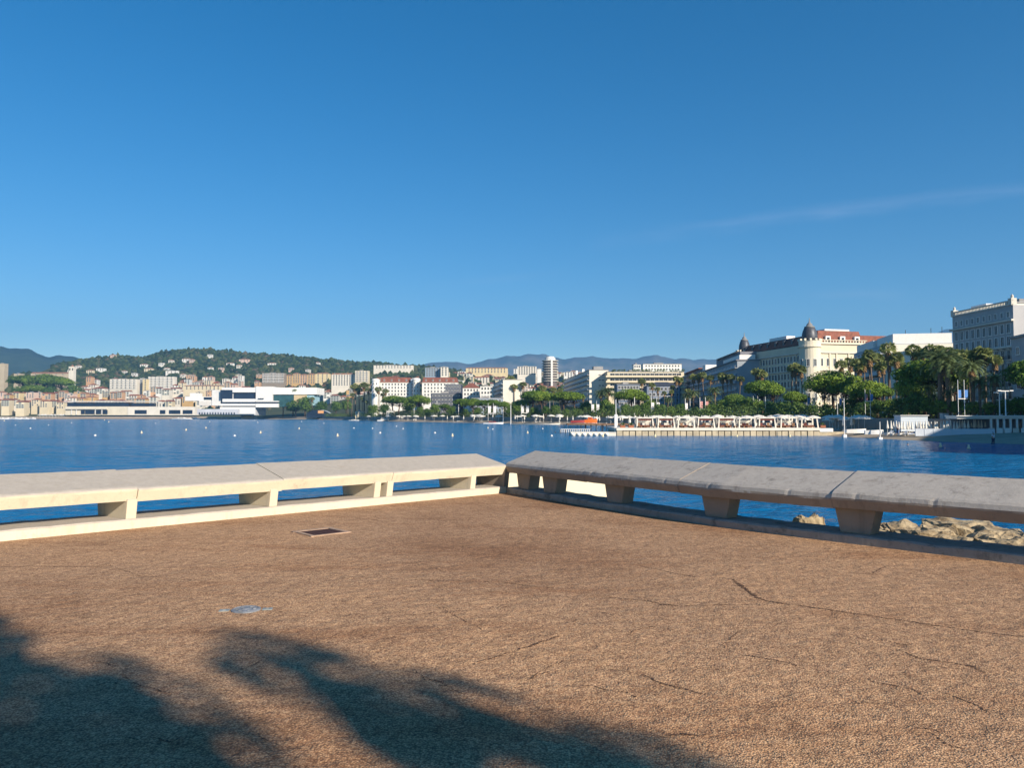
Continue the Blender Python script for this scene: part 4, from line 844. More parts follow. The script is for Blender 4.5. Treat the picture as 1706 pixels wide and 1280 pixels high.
# cream end wall block
r, L, H = slab('apartment block with cream sunlit end wall with ribbon windows and shaded glazed side', 940, 620, 982, 480, 617, 'pale', 8, 8, dep=12)
bands(r, L, H, 12, 8, 3.1, m=plaster((.45, .47, .5))); wins(r, 1, L - 1, H - 24.8, H, 14, 6, 3, 1.9)
wins(r, 5.5, 11.5, H - 18, H - 1, 3, 5, 1.6, .9, 'right', off=L)
mb = MB(); mb.box(-.3, L + .3, -.3, 12.3, H, H + .4); mb.box(L - 8, L - 2, 3, 9, H + .4, H + 2.5); rf = mb.build('roof', M_flat, r)
for q in (.35, .6): mb = MB(); mb.box(L * q, L * q + 1.6, 3, 4.6, H + .4, H + 6.5 - q * 4); mb.build('chimney', M_white, rf)
# cream terrace block
r, W, H = blk('long cream stepped terrace block with planted roof edge and ribbon balconies', 1012, 1140, 470, 620, 'cream', 5, 16, dep=16, ww=3.2, hh=1.8)
for j in range(4):
    mb = MB(); z = H - (j + 1) * 3.3; mb.box(-1, W + 1, -1.8, 0, z, z + .3); mb.box(-1, W + 1, -1.8, -1.7, z + .3, z + 1.1); mb.build('balcony', M_cream, r)
mb = MB(); rg = random.Random(5)
for i in range(50): leaf_blob(mb, (rg.uniform(0, W), rg.uniform(-.5, 1.5), H + .6 + rg.uniform(0, .8)), .9, 16, .35, rg)
mb.build('roof_planting', M_hedge, r)
blk('long white penthouse row on top behind the planted terrace roof', 1072, 1136, 700, 607, 'white', 3, 12, dep=14)
blk('small white rooftop pavilion left of the white penthouse row', 1056, 1068, 690, 608, 'white', 2, 3, dep=10)
blk('low slab in painted blue shade in front of the cream terraces, left part', 1028, 1066, 430, 641, (.13, .17, .24), 4, 7, dep=12)  # dark blue of the shaded front is put into the paint
blk('low villa in painted shade with grey roof in front of the cream terraces, right part', 1078, 1134, 425, 636, (.20, .24, .32), 4, 8, dep=12, roof='hip', rh=2.5, rmat=M_slate)  # shade put into the villa's blue-grey walls
# roof terrace building
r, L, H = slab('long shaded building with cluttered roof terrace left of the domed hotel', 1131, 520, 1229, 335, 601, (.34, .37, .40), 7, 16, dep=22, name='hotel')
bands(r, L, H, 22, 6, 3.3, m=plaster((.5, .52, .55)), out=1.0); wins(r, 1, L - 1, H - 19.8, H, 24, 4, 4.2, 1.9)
mb = MB(); mb.box(-.4, L + .4, -.6, 22, H, H + .5); mb.box(10, L * .45, 3, 16, H + .5, H + 3.4); mb.box(L * .68, L - 3, 2, 18, H + .5, H + 4.2); rf = mb.build('roof', plaster((.22, .22, .24)), r)
for (a, b, z0, z1, mm) in ((L * .48, L * .53, .5, 4, M_white), (L * .7, L * .95, 4.2, 4.7, M_dark), (L * .8, L - 1, .5, 2.6, M_white), (.05 * L, L * .4, 3.4, 3.8, M_roof)): mb = MB(); mb.box(a, b, 1.2, 8, H + z0, H + z1); mb.build('roof_pavilion', mm, rf)
# ---- domed hotel
DN, DF = 300.0, 354.0
r, L, H = slab('grand cream domed hotel with red mansard, long facade in blue shade and sunlit end', 1229, DF, 1347, DN, 574, (.66, .585, .44), 8, 30, dep=26, name='domed_hotel', cat='hotel')
cm = plaster((.70, .63, .49))
for j, z in enumerate((H - 3.3, H - 10.2, H - 17.0, H - 24)):
    mb = MB(); mb.box(-.2, L + .5, -.7, -.01, z, z + .5); mb.box(L + .01, L + .6, -.7, 26, z, z + .5); mb.build('cornice', M_trim, r)
wins(r, 1, L - 3, H - 16.8, H - 10.4, 22, 2, 1.6, 2.6, off=-.02); wins(r, 1, L - 3, H - 10.2, H - 3.4, 22, 2, 1.5, 2.6, off=-.02)
wins(r, 1, L - 3, H - 20.5, H - 17, 20, 1, 1.5, 2.6, off=-.02, kind='ped'); wins(r, 1, L - 3, H - 23.9, H - 20.6, 20, 1, 1.4, 2.4, off=-.02)
for i in range(12):
    u = 2 + i * (L - 5) / 11; mb = MB(); mb.box(u - .25, u + .25, -.35, -.01, -1, H - 3.3); mb.build('pilaster', cm, r)
for i in range(21): pass
mb = MB(); mb.add([(1, .5, H + .3), (L - 4, .5, H + .3), (L - 4, 10, H + .3), (1, 10, H + .3), (1, 2.5, H + 4.0), (L - 4, 2.5, H + 4.0), (L - 4, 9, H + 4.0), (1, 9, H + 4.0)], [(0, 1, 5, 4), (1, 2, 6, 5), (2, 3, 7, 6), (3, 0, 4, 7), (4, 5, 6, 7)], 0)
mb.add([(L - 9, 3.5, H + .2), (L - .8, 5, H + .2), (L - .8, 25.5, H + .2), (L - 9, 25.5, H + .2), (L - 8, 5, H + 5.8), (L - 2.2, 6.0, H + 5.8), (L - 2.2, 24.5, H + 5.8), (L - 8, 24.5, H + 5.8)], [(0, 1, 5, 4), (1, 2, 6, 5), (2, 3, 7, 6), (3, 0, 4, 7), (4, 5, 6, 7)], 0)
mb.add([(L - 8, 25, H - 2), (L - 2.6, 25, H - 2), (L - 2.6, 62, H - 2), (L - 8, 62, H - 2), (L - 8, 25, H + 4.4), (L - 3, 25, H + 4.4), (L - 3, 62, H + 4.4), (L - 8, 62, H + 4.4)], [(1, 2, 6, 5), (2, 3, 7, 6), (3, 0, 4, 7), (4, 5, 6, 7), (0, 1, 5, 4)], 0)
mb.box(L - 8.2, L - 2, 9, 20, H + 5.85, H + 6.5, 1)
rf = mb.build('roof', [M_roofred, M_white], r)
mb = MB(); mb.box(L * .38, L * .62, 4, 8, H + 4.05, H + 5.6); mb.build('roof_hut', M_white, rf)
for i in range(8): mb = MB(); u = 5 + i * (L - 12) / 7.; mb.box(u, u + 1.3, 1.0, 3.5, H + .3, H + 3.0); mb.hip(u, u + 1.3, 1.0, 3.5, H + 3.0, H + 3.7, over=.15); mb.build('dormer', M_slate, rf)
for v in (9.5, 16, 22.5):
    mb = MB(); mb.box(L - 2.6, L - .5, v - 1.1, v + 1.1, H + .3, H + 3.6, 0); mb.box(L - .5, L - .44, v - .6, v + .6, H + .8, H + 3.0, 1); mb.build('dormer', [M_white, M_glass], rf)
mb = MB(); mb.box(L + .1, L + .6, 3, 26.2, H + .25, H + 1.0)
for i in range(18): mb.box(L + .15, L + .5, 3.2 + i * 1.28, 3.6 + i * 1.28, H + 1.0, H + 1.8)
mb.box(L + .1, L + .6, 3, 26.2, H + 1.8, H + 2.05); mb.build('balustrade', cm, r)
wins(r, 4.5, 25, H - 9.9, H - 3.6, 7, 1, 1.5, 3.2, 'right', off=L + .02); wins(r, 4.5, 25, H - 16.6, H - 10.4, 7, 1, 1.5, 3.3, 'right', off=L + .02, kind='ped')
wins(r, 4.5, 25, H - 23.8, H - 17.2, 7, 1, 1.5, 3.3, 'right', off=L + .02, kind='ped'); wins(r, 4.5, 25, H - 31, H - 24.6, 7, 1, 1.5, 3.3, 'right', off=L + .02)
for v in (4, 9.6, 12.6, 18, 21): mb = MB(); mb.box(L + .01, L + .35, v - .3, v + .3, -1, H - 3.3); mb.build('pilaster', cm, r)
M_lant = mat('zinc_lantern', (.26, .25, .24), .6, var=.3, scale=2)
def dome_tower(cx, cy, rr, top, s):
    t = MB(); t.lathe([(rr, -1), (rr, top - .5), (rr + .5, top - .4), (rr + .5, top + .2), (rr + .1, top + .3), (rr + .15, top + 2.2), (rr - .3, top + 2.2)], cx, cy, 24)
    for i in range(12): a = i * pi / 6; t.box(cx + (rr) * cos(a) - .4, cx + rr * cos(a) + .4, cy + rr * sin(a) - .4, cy + rr * sin(a) + .4, top + 2.2, top + 3.0)
    tw = t.build('corner_turret', cm, r)
    z = top + 2.0; k = rr * .75; d = MB(); d.lathe([(k * .97, z), (k, z + 1.3 * s), (k * .97, z + 2.5 * s), (k * .86, z + 3.7 * s), (k * .70, z + 4.7 * s), (k * .52, z + 5.4 * s)], cx, cy, 20); d.build('dome', M_slate, tw, smooth=True)
    d = MB(); d.lathe([(k * .66, z + 4.9 * s), (k * .66, z + 5.3 * s), (k * .42, z + 5.5 * s), (k * .34, z + 6.2 * s), (k * .10, z + 6.8 * s), (.07, z + 8.4 * s)], cx, cy, 14); d.build('lantern', M_lant, tw, smooth=True)
    for i in range(8): a = i * pi / 4 - .3; q = winmesh(.9, 2.0); 
    for j in range(4):
        for a in (-2.15, -1.45, -.75, -.1): link('window', winmesh(1.3, 3.0), tw, (cx + (rr + .02) * cos(a), cy + (rr + .02) * sin(a), H - 8.8 - 6.6 * j), a + pi / 2)
dome_tower(L - 1.0, 1.6, 4.0, H - .8, 1.12); dome_tower(2.0, 2.6, 3.4, H - .8, 1.1)
# stepped balcony block with white end
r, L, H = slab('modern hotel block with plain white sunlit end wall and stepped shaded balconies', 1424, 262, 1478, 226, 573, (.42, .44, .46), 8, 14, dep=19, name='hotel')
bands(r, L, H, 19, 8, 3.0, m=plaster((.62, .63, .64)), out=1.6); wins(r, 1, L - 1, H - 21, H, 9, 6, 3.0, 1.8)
mb = MB(); mb.box(L - .02, L + .25, -.2, 19, -1, H - .3); mb.build('lit_end_wall', plaster((.84, .78, .66)), r)  # pale end over grey wall: sunlight and shade put into the colours
mb = MB(); mb.box(L + .25, L + .40, 4, 11, H - 3.2, H - 2.9); mb.box(L + .25, L + .33, 11, 19, H - 3.05, H - 2.95); mb.build('canopy', M_trim, r)
mb = MB(); mb.box(L * .55, L - .2, 2, 18, H, H + 2.9); mb.box(0, L * .54, 1, 16, H, H + 2.6); mb.build('roof', M_white, r)
for i, v in enumerate((6, 13, 16)): mb = MB(); mb.tube([(L - 2, v, H + 2.9), (L - 2, v, H + 4.2 + i * .4)], .08, 5); mb.build('aerial', M_dark, r)
# balustraded hotel
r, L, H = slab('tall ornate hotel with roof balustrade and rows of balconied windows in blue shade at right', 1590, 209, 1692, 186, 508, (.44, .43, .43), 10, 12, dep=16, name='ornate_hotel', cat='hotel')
for z in (H - 3.9, H - 10.4, H - 17.0, H - 23.5):
    mb = MB(); mb.box(-.5, L + .3, -.75, -.01, z, z + .45); mb.build('cornice', M_trim, r)
wins(r, .6, L - .6, H - 10.2, H - 4, 10, 2, 1.3, 2.5, off=-.02); wins(r, .6, L - .6, H - 16.9, H - 10.4, 10, 2, 1.3, 2.4, off=-.02, kind='ped')
wins(r, .6, L - .6, H - 23.3, H - 17.2, 10, 2, 1.3, 2.4, off=-.02, kind='ped'); wins(r, .6, L - .6, H - 30, H - 24, 10, 2, 1.3, 2.3, off=-.02)
wins(r, .6, L - .6, H - 3.6, H - .6, 10, 1, 1.0, 1.6, off=-.02)
mb = MB(); mb.box(-.2, L, -.3, .1, H, H + .3)
for i in range(int(L / .55)): mb.box(.2 + i * .55, .45 + i * .55, -.25, .05, H + .3, H + 1.05)
mb.box(-.2, L, -.3, .1, H + 1.05, H + 1.25); mb.build('balustrade', M_trim, r)
for u in (-.1, L - 1.2): mb = MB(); mb.box(u, u + 1.2, -.4, 1, H, H + 1.7); mb.lathe([(.45, H + 1.7), (.3, H + 2.0), (.35, H + 2.3), (.1, H + 2.7)], u + .6, .3, 8); mb.build('finial', M_trim, r)
mb = MB(); mb.box(2, 8, 4, 10, H, H + 2.6); mb.build('roof_hut', M_white, r)
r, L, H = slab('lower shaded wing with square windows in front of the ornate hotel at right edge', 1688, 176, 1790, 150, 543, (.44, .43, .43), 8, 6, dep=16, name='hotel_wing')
wins(r, .6, L - .6, H - 24, H - 1, 5, 6, 1.8, 1.9, off=-.02)
mb = MB(); mb.box(-.3, L + .3, -.5, 16, H, H + .5); mb.build('roof', M_flat, r)
blk('cream sunlit block with arched opening behind the lower wing at the right edge', 1697, 1760, 196, 505, 'pale', 8, 4, dep=10)
# off-frame block that shades the right hand beach
r = empty('apartment_block', (85, 35, 3.4), R(63.4), label='tall apartment block beyond the right edge whose shadow lies over the beach', cat='building')
mb = MB(); mb.box(0, 90, -12, 0, -3, 25); mb.build('wall', plaster(PAL['pale']), r); mb = MB(); mb.box(-.3, 90.3, -12.3, .3, 25, 25.5); mb.build('roof', M_flat, r); wins(r, 1, 89, 2, 24.5, 13, 7, 2, 1.8, off=-12)
# ---- festival hall and quay buildings
r = empty('festival_hall', (px(368, 1010), 1010, 3.4), label='large white modern festival hall with glass front and flat stepped volumes at the far waterfront', cat='hall')
def fx(x, D=1010): return px(x, D) - px(368, 1010)
def fz(y): return zz(y, 1010) - 3.4
def fb(nm, x0, x1, y0, y1, d0, d1, m): mb = MB(); mb.box(fx(x0), fx(x1), d0, d1, fz(y1), fz(y0)); return mb.build(nm, m, r)
M_teal = mat('teal_glass', (.04, .11, .12), .2, var=.4, scale=.15); M_navy = mat('dark_blue_glass', (.02, .035, .07), .2, var=.4, scale=.1)
fb('wall', 370, 427, 646, 654, -2, 40, M_white); fb('wall', 370, 427, 654, 692, 1, 40, plaster((.55, .56, .58))); fb('glass_front', 389, 427, 654.5, 664.5, .6, .9, M_navy); fb('glass_front', 368, 388, 650, 665, -2.3, -2.05, M_navy)
fb('wall', 372, 427, 665, 670, -3, .4, M_white); fb('glass_front', 373, 427, 670.5, 672.5, -2.5, -2, M_navy); fb('wall', 368, 427, 673, 676.5, -4, -2.6, M_white); fb('wall', 368, 427, 678.5, 690, -3, -2.6, M_white)
fb('wall', 427.3, 455, 644.5, 668, -3, 35, M_white); fb('canopy', 432, 441, 664, 665, -5, -3.1, M_dark); fb('glass_front', 427.3, 464, 670.3, 672.5, -2.6, -2.1, M_navy); fb('wall', 427.5, 465, 668.3, 670, -4, .5, M_white); fb('wall', 427.5, 465, 672.8, 679, -4, .5, M_white)
fb('wall', 455.5, 528, 646, 657.5, -1, 40, plaster((.84, .82, .78))); fb('glass_front', 455.5, 489, 657.8, 678, .5, 30, M_teal); fb('mural', 489.5, 511, 657.8, 676, .3, 30, plaster((.62, .48, .28))); fb('mural', 511.5, 523, 659, 676, .2, 30, plaster((.35, .55, .62)))
fb('wall', 306, 350, 661, 668, 4, 22, M_white); fb('wall', 314, 326, 655, 661, 4, 22, M_white); fb('wall', 352, 367, 650, 676, 2, 22, plaster((.74, .72, .68))); fb('wall', 330, 352, 668, 676, 3, 20, plaster((.7, .66, .6))); fb('glass_front', 338, 352, 662, 666, 3.2, 3.9, M_navy); fb('terrace_roof', 336, 402, 682, 690.5, -14, -5, plaster((.55, .56, .6)))
for i in range(14): x = 339 + i * 4.4; fb('doorway', x, x + 1.8, 687.5, 691.5, -14.3, -14.05, M_navy)
r = empty('quay_building', (px(112, 1120), 1120, 3.4), label='long low white quay building with thin flat roof and dark ribbon glazing, far left', cat='building')
def qb(nm, x0, x1, y0, y1, d0, d1, m): mb = MB(); mb.box(px(x0, 1120) - px(112, 1120), px(x1, 1120) - px(112, 1120), d0, d1, zz(y1, 1120) - 3.4, zz(y0, 1120) - 3.4); return mb.build(nm, m, r)
qb('roof', 108, 258, 668.8, 669.9, -3, 22, M_white); qb('glass_front', 112, 214, 671, 677.4, 0, 12, M_navy); qb('glass_front', 219, 254, 672, 677.4, 0, 12, M_navy); qb('wall', 110, 214, 677.6, 692, -1, 15, plaster((.66, .60, .48))); qb('wall', 214.3, 326, 678, 692, -2, 15, plaster((.72, .68, .60)))
for x0, x1 in ((137, 143), (144, 159), (162, 170), (173, 181), (226, 246), (268, 277), (283, 302), (306, 322)): qb('opening', x0, x1, 683.5, 690, -2.4, -2.1, M_navy)
for x in (121, 129, 160.5, 171.5): qb('column', x, x + 1, 682, 691, -3, -2.5, M_white)
qb('awning', 110, 180, 681, 682.3, -4, -1.1, M_awn)
# ---- shaded glass arch hall & kiosks on the far front
r = empty('glass_pavilion', (px(530, 930), 930, 3.4), label='barrel roofed glass pavilion with orange banner on the far waterfront before the dark trees', cat='pavilion')
W = px(549, 930) - px(511, 930); mb = MB(); pts = [(-W / 2 + W * i / 12, 8.5 * sin(pi * (.12 + .76 * i / 12)) ** .7) for i in range(13)]
for (a, za), (b, zb_) in zip(pts, pts[1:]): mb.add([(a, 0, za), (b, 0, zb_), (b, 12, zb_), (a, 12, za)], [(0, 1, 2, 3)])
mb.build('roof', plaster((.45, .52, .58)), r); mb = MB(); mb.add([(a, .5, z - .3) for a, z in pts] + [(W / 2, .5, -1), (-W / 2, .5, -1)], [tuple(range(15))]); mb.build('glass_front', M_navy, r)
mb = MB(); mb.box(0, 7, -.5, -.2, 4, 7.5); mb.build('banner', plaster((.7, .36, .16)), r)
for i, (x0, x1, y, D, c, lb) in enumerate([(402, 424, 688, 1050, 'white', 'low white kiosk in front of the festival hall'), (511, 528, 691, 940, 'pale', 'low pale kiosk left of the glass pavilion'), (592, 606, 686, 730, 'cream', 'small cream kiosk on the far front before the palms'), (644, 656, 685, 600, 'white', 'white van like kiosk under the pines')]):
    bldg(lb, x0, x1, D, y, c, 1, 3, 'flat', name='kiosk', cat='kiosk', dep=6, hh=1.2, zbase=2.2)
tri = MB(); tri.add([(-5, 0, 0), (5, 0, 0), (5, 5, 0), (-5, 5, 0), (0, 2.5, 6)], [(0, 1, 4), (1, 2, 4), (2, 3, 4), (3, 0, 4)])
tri.build('yellow_tent', plaster((.75, .6, .2)), label='yellow pointed tent in front of the festival hall', cat='tent').location = (px(412, 1030), 1030, 3)
# ================================================================= BEACH FRONT
M_canv = mat('canvas', (.74, .70, .62), .85, var=.12, scale=1.5)
def parasol(open_, H=2.4, rr=1.5):
    root = empty('parasol', (0, 0, -500)); mb = MB(); mb.tube([(0, 0, -.05), (0, 0, H)], .035, 6); mb.lathe([(.28, 0), (.28, .08), (.05, .1)], n=8); a = mb.build('pole', M_white, root); mb = MB()
    if open_:
        n = 8; base = len(mb.v); mb.v.append((0, 0, H + .12))
        for ring, z in ((.5, H - .06), (1.0, H - .34), (1.0, H - .50)):
            for k in range(n): mb.v.append((rr * ring * cos(k * pi / 4), rr * ring * sin(k * pi / 4), z))
        for k in range(n): mb.f.append((0, 1 + k, 1 + (k + 1) % n)); mb.m.append(0)
        for q in range(2):
            for k in range(n): mb.f.append((1 + q * n + k, 1 + (q + 1) * n + k, 1 + (q + 1) * n + (k + 1) % n, 1 + q * n + (k + 1) % n)); mb.m.append(0)
    else: mb.lathe([(.05, H + .1), (.10, H - .2), (.20, H - .9), (.26, H - 1.35), (.20, H - 1.5), (.05, H - 1.5)], n=8)
    b = mb.build('canopy', M_canv, root); TREE[root.name] = [a, b]; return root
P_O = parasol(True); P_C = parasol(False); pused = {}
def put_par(src, x, D, s, label, group, z=None):
    zb = max(.9, gz(x, D)) if z is None else z
    if src.name not in pused:
        pused[src.name] = 1; src.location = (px(x, D), D, zb); src.scale = (s,) * 3; return setp(src, label=label, cat='parasol', group=group)
    return copy_tree(src, (px(x, D), D, zb), rnd.uniform(0, 3), s, label=label, cat='parasol', group=group)
for i in range(38):
    x = 1478 + i * 4.6 + rnd.uniform(-1.5, 1.5)
    if x > 1643: continue
    put_par(P_C, x, 131 + (x - 1478) * -.02 + rnd.uniform(-1.0, 2), .84 + rnd.uniform(-.05, .05), 'closed white parasol in the row behind the low pale beach wall at right', 'closed parasols on the right hand beach')
for i in range(62):
    x = rnd.uniform(1165, 1440); D = shore(x) + rnd.uniform(9, 21)
    put_par(P_O if rnd.random() < .75 else P_C, x, D, 1.15 + rnd.uniform(-.1, .15), 'white parasol in the crowded rows on the beach behind the pier cabanas', 'parasols behind the pier cabanas')
for i in range(60):
    x = rnd.uniform(935, 1165); D = shore(x) + rnd.uniform(8, 21)
    put_par(P_O if rnd.random() < .45 else P_C, x, D, 1.2 + rnd.uniform(-.1, .15), 'white parasol in the rows on the beach left of the pier cabanas', 'parasols left of the pier cabanas')
for i in range(54):
    x = rnd.uniform(610, 935); D = shore(x) + rnd.uniform(8, 21)
    put_par(P_O if rnd.random() < .5 else P_C, x, D, 1.35 + rnd.uniform(-.1, .2), 'tiny white parasol on the distant beach below the palms and pines', 'parasols on the distant beach')
# shrubs along the promenade, added to fill its dark shaded band
mb = MB(); rg = random.Random(12); x = 520
while x < 1740:
    D = shore(x) + rg.uniform(30, 42); r_ = rg.uniform(1.8, 3.4) if D > 190 else rg.uniform(1.4, 2.3)
    leaf_blob(mb, (px(x, D), D, 3.4 + r_ * .7), r_, 130, .3, rg, flat=.95); x += 1280 * 1.5 / D
mb.build('shrub_bed', M_hedge, kind='stuff', label='dark shrub bed filling the shaded band along the promenade behind the beach', cat='shrubs')
# pier with cabanas
PD = 150.0
M_deck = mat('deck_white', (.72, .66, .56), .8, var=.12, scale=.6); M_block = mat('quay_block', (.52, .44, .31), .9, var=.3, scale=.7)
pier = empty('pier', (px(1027, PD), PD, 0), label='long concrete bathing pier with pale deck edge and block wall, carrying the white cabanas', cat='pier')
def pxx(x): return px(x, PD) - px(1027, PD)
mb = MB(); mb.box(0, pxx(1366), 0, 16, 1.05, 1.55); mb.build('deck', M_deck, pier)
for i in range(32):
    a = pxx(1027) + i * pxx(1366) / 32; b = a + pxx(1366) / 32 - .07; mb = MB(); mb.box(a + .1, b, .25 + (i % 3 == 0) * -.1, 14, -3, .98 if i % 5 else 1.04); mb.build('quay_block', M_block, pier)
mb = MB(); mb.box(pxx(951), -.05, .3, 5, -1, .5); mb.box(pxx(951), -.05, .2, 5.2, .5, .72); mb.build('landing_stage', M_deck, pier)
for i in range(7): mb = MB(); mb.lathe([(.28, .15), (.33, .3), (.28, .5)], pxx(954 + i * 9.5), .1, 10); mb.build('fender', M_white, pier)
mb = MB(); mb.box(pxx(1366) + .05, pxx(1412), 1.0, 15, -3, .75); mb.build('stone_end', M_block, pier); mb = MB(); mb.box(pxx(1368), pxx(1390), .8, 2.4, .75, 1.45); mb.build('white_box', M_white, pier)
def cabana():
    root = empty('cabana', (0, 0, -500)); ps = []
    for sx in (-1.45, 1.45):
        mb = MB(); mb.add([(sx * 1.12 - .12, -1.35, 0), (sx * 1.12 + .12, -1.35, 0), (sx * 1.12 + .12, -1.15, 0), (sx * 1.12 - .12, -1.15, 0), (sx - .10, -1.15, 2.35), (sx + .10, -1.15, 2.35), (sx + .10, -.95, 2.35), (sx - .10, -.95, 2.35)], [(3, 2, 1, 0), (4, 5, 6, 7), (0, 1, 5, 4), (1, 2, 6, 5), (2, 3, 7, 6), (3, 0, 4, 7)]); ps.append(mb.build('post', M_deck, root))
        mb = MB(); mb.box(sx - .12, sx + .12, 1.0, 1.24, 0, 2.3); ps.append(mb.build('post', M_deck, root))
    mb = MB(); mb.box(-1.65, 1.65, -1.3, -1.1, 2.2, 2.42); mb.box(-1.65, 1.65, 1.0, 1.2, 2.2, 2.42)
    for i in range(9): mb.box(-1.5 + i * .36, -1.42 + i * .36, -1.1, 1.0, 2.26, 2.4)
    ps.append(mb.build('roof_slats', M_deck, root)); mb = MB(); mb.box(-1.35, 1.35, -1.06, -1.0, 1.72, 2.18); ps.append(mb.build('valance', M_maroon, root)); mb = MB(); mb.box(-1.4, 1.4, 1.02, 1.08, .2, 1.75); ps.append(mb.build('back_curtain', M_awn, root)); TREE[root.name] = ps; return root
M_maroon = mat('maroon_cushion', (.16, .05, .04), .9, var=.3, scale=4); M_wood = mat('brown_wood', (.24, .13, .07), .8, var=.35, scale=5)
def daybed():
    root = empty('daybed', (0, 0, -500)); mb = MB(); mb.box(-1.1, 1.1, -.8, .8, .12, .32)
    for sx in (-1, 1):
        for sy in (-.7, .7): mb.box(sx - .05, sx + .05, sy - .05, sy + .05, 0, .12)
    a = mb.build('frame', M_wood, root); mb = MB(); mb.box(-1.05, 1.05, -.78, .7, .325, .52); b = mb.build('mattress', M_maroon, root); mb = MB(); mb.box(-1.05, 1.05, .45, .8, .525, .95); c = mb.build('backrest', M_awn, root); TREE[root.name] = [a, b, c]; return root
CB = cabana(); DB = daybed()
def vary(root, i):
    for c in [o for o in col.objects if o.parent == root]:
        if (c.name.startswith('valance') and i in (2, 5, 7, 8)) or (c.name.startswith('back_curtain') and i in (1, 3, 6, 8)): bpy.data.objects.remove(c)
    return root
for i, x in enumerate((1073, 1108, 1141, 1174, 1208, 1242, 1275, 1311, 1345)):
    loc = (px(x, PD + 2), PD + 2.2, 1.55); lb = f'white framed pergola cabana on the pier, {ordn(i)} of nine from left'; g = 'cabanas on the pier'; l2 = f'brown daybed with maroon mattress inside the {ordn(i)} cabana from left'
    if i == 0:
        CB.location = loc; CB.scale = (1, 1, .84); setp(CB, label=lb, cat='cabana', group=g); DB.location = loc; setp(DB, label=l2, cat='daybed', group='daybeds in the cabanas')
    else: vary(copy_tree(CB, loc, 0, (1, 1, .84), label=lb, cat='cabana', group=g), i); copy_tree(DB, loc, 0, 1, label=l2, cat='daybed', group='daybeds in the cabanas')
for i in range(26):     # second row of parasols on the pier deck
    x = 1035 + i * 13.2 + rnd.uniform(-3, 3); put_par(P_O if i % 4 == 0 else P_C, x, PD + rnd.uniform(5, 13), .98, 'white parasol standing on the pier deck behind the cabanas', 'parasols on the pier deck', z=1.55)
def planter(x, D, z, c, label):
    root = empty('planter', (px(x, D), D, z), label=label, cat='planter', group='planters on the pier'); mb = MB(); mb.box(-.5, .5, -.25, .25, 0, .5); mb.build('box', c, root); mb = MB(); leaf_blob(mb, (0, 0, .75), .45, 60, .14, random.Random(int(x)), flat=.7); mb.build('plant', M_hedge, root)
for x, lb in ((1037, 'planter with shrub at the left end of the pier beside the white post'), (1051, 'planter with shrub left of the first cabana'), (1370, 'planter with shrub right of the last cabana on the pier')): planter(x, PD + 1.2, 1.55, M_roof, lb)
for i in range(24):
    x = 1062 + i * 12.3 + rnd.uniform(-3, 3); o = empty('deck_chair', (px(x, PD + 1.1), PD + .9 + rnd.uniform(0, .5), 1.55), rnd.uniform(-.6, .6), label='low brown or cream deck chair on the pier edge before the cabanas', cat='deck chair', group='deck chairs on the pier')
    mb = MB(); mb.box(-.3, .3, -.3, .3, .32, .38); mb.box(-.3, -.26, -.3, .3, 0, .32); mb.box(.26, .3, -.3, .3, 0, .32); mb.build('frame', M_wood, o); mb = MB(); mb.box(-.28, .28, .26, .32, .38, .95); mb.build('backrest', (M_wood, M_awn, M_maroon)[i % 3], o)
# old wooden jetty to the left of the pier
jt = empty('wooden_jetty', (px(925, 172), 172, 0), label='dark wooden jetty on thin piles left of the pier, with white rails', cat='jetty')
def jx(x): return px(x, 172) - px(925, 172)
mb = MB(); mb.box(jx(945), jx(1050), 0, 3, 1.9, 2.15); mb.build('deck', M_wood, jt)
for i in range(11): mb = MB(); x = jx(925) + i * 1.15; mb.tube([(x, .6, -2), (x, .6, .5 + min(i, 6) * .26)], .09, 5); mb.build('pile', M_dark, jt)
for x in (976, 1005, 1034, 1048): mb = MB(); mb.tube([(jx(x), 1, -2), (jx(x), 1, 1.9)], .14, 6); mb.build('pile', M_dark, jt)
mb = MB()
for i in range(16): mb.box(jx(934) + i * .42, jx(934) + i * .42 + .12, -.2, -.1, .15 , .95)
mb.box(jx(934), jx(934) + 6.6, -.2, -.1, .9, 1.0); mb.build('railing', M_white, jt)
mb = MB()
for i in range(7): mb.box(jx(940) + i * 1.0, jx(940) + i * 1.0 + .06, 1.2, 1.3, .8, 1.9 + .3)
mb.box(jx(930), jx(976), 1.2, 1.3, 1.4, 1.5); mb.box(jx(938), jx(976), 1.2, 1.3, 1.85, 1.95); mb.build('ladder_frame', M_dark, jt)
M_orange = mat('orange_plastic', (.75, .16, .03), .4, var=.15, scale=3); M_red = mat('red_canvas', (.35, .05, .05), .7, var=.3, scale=2)
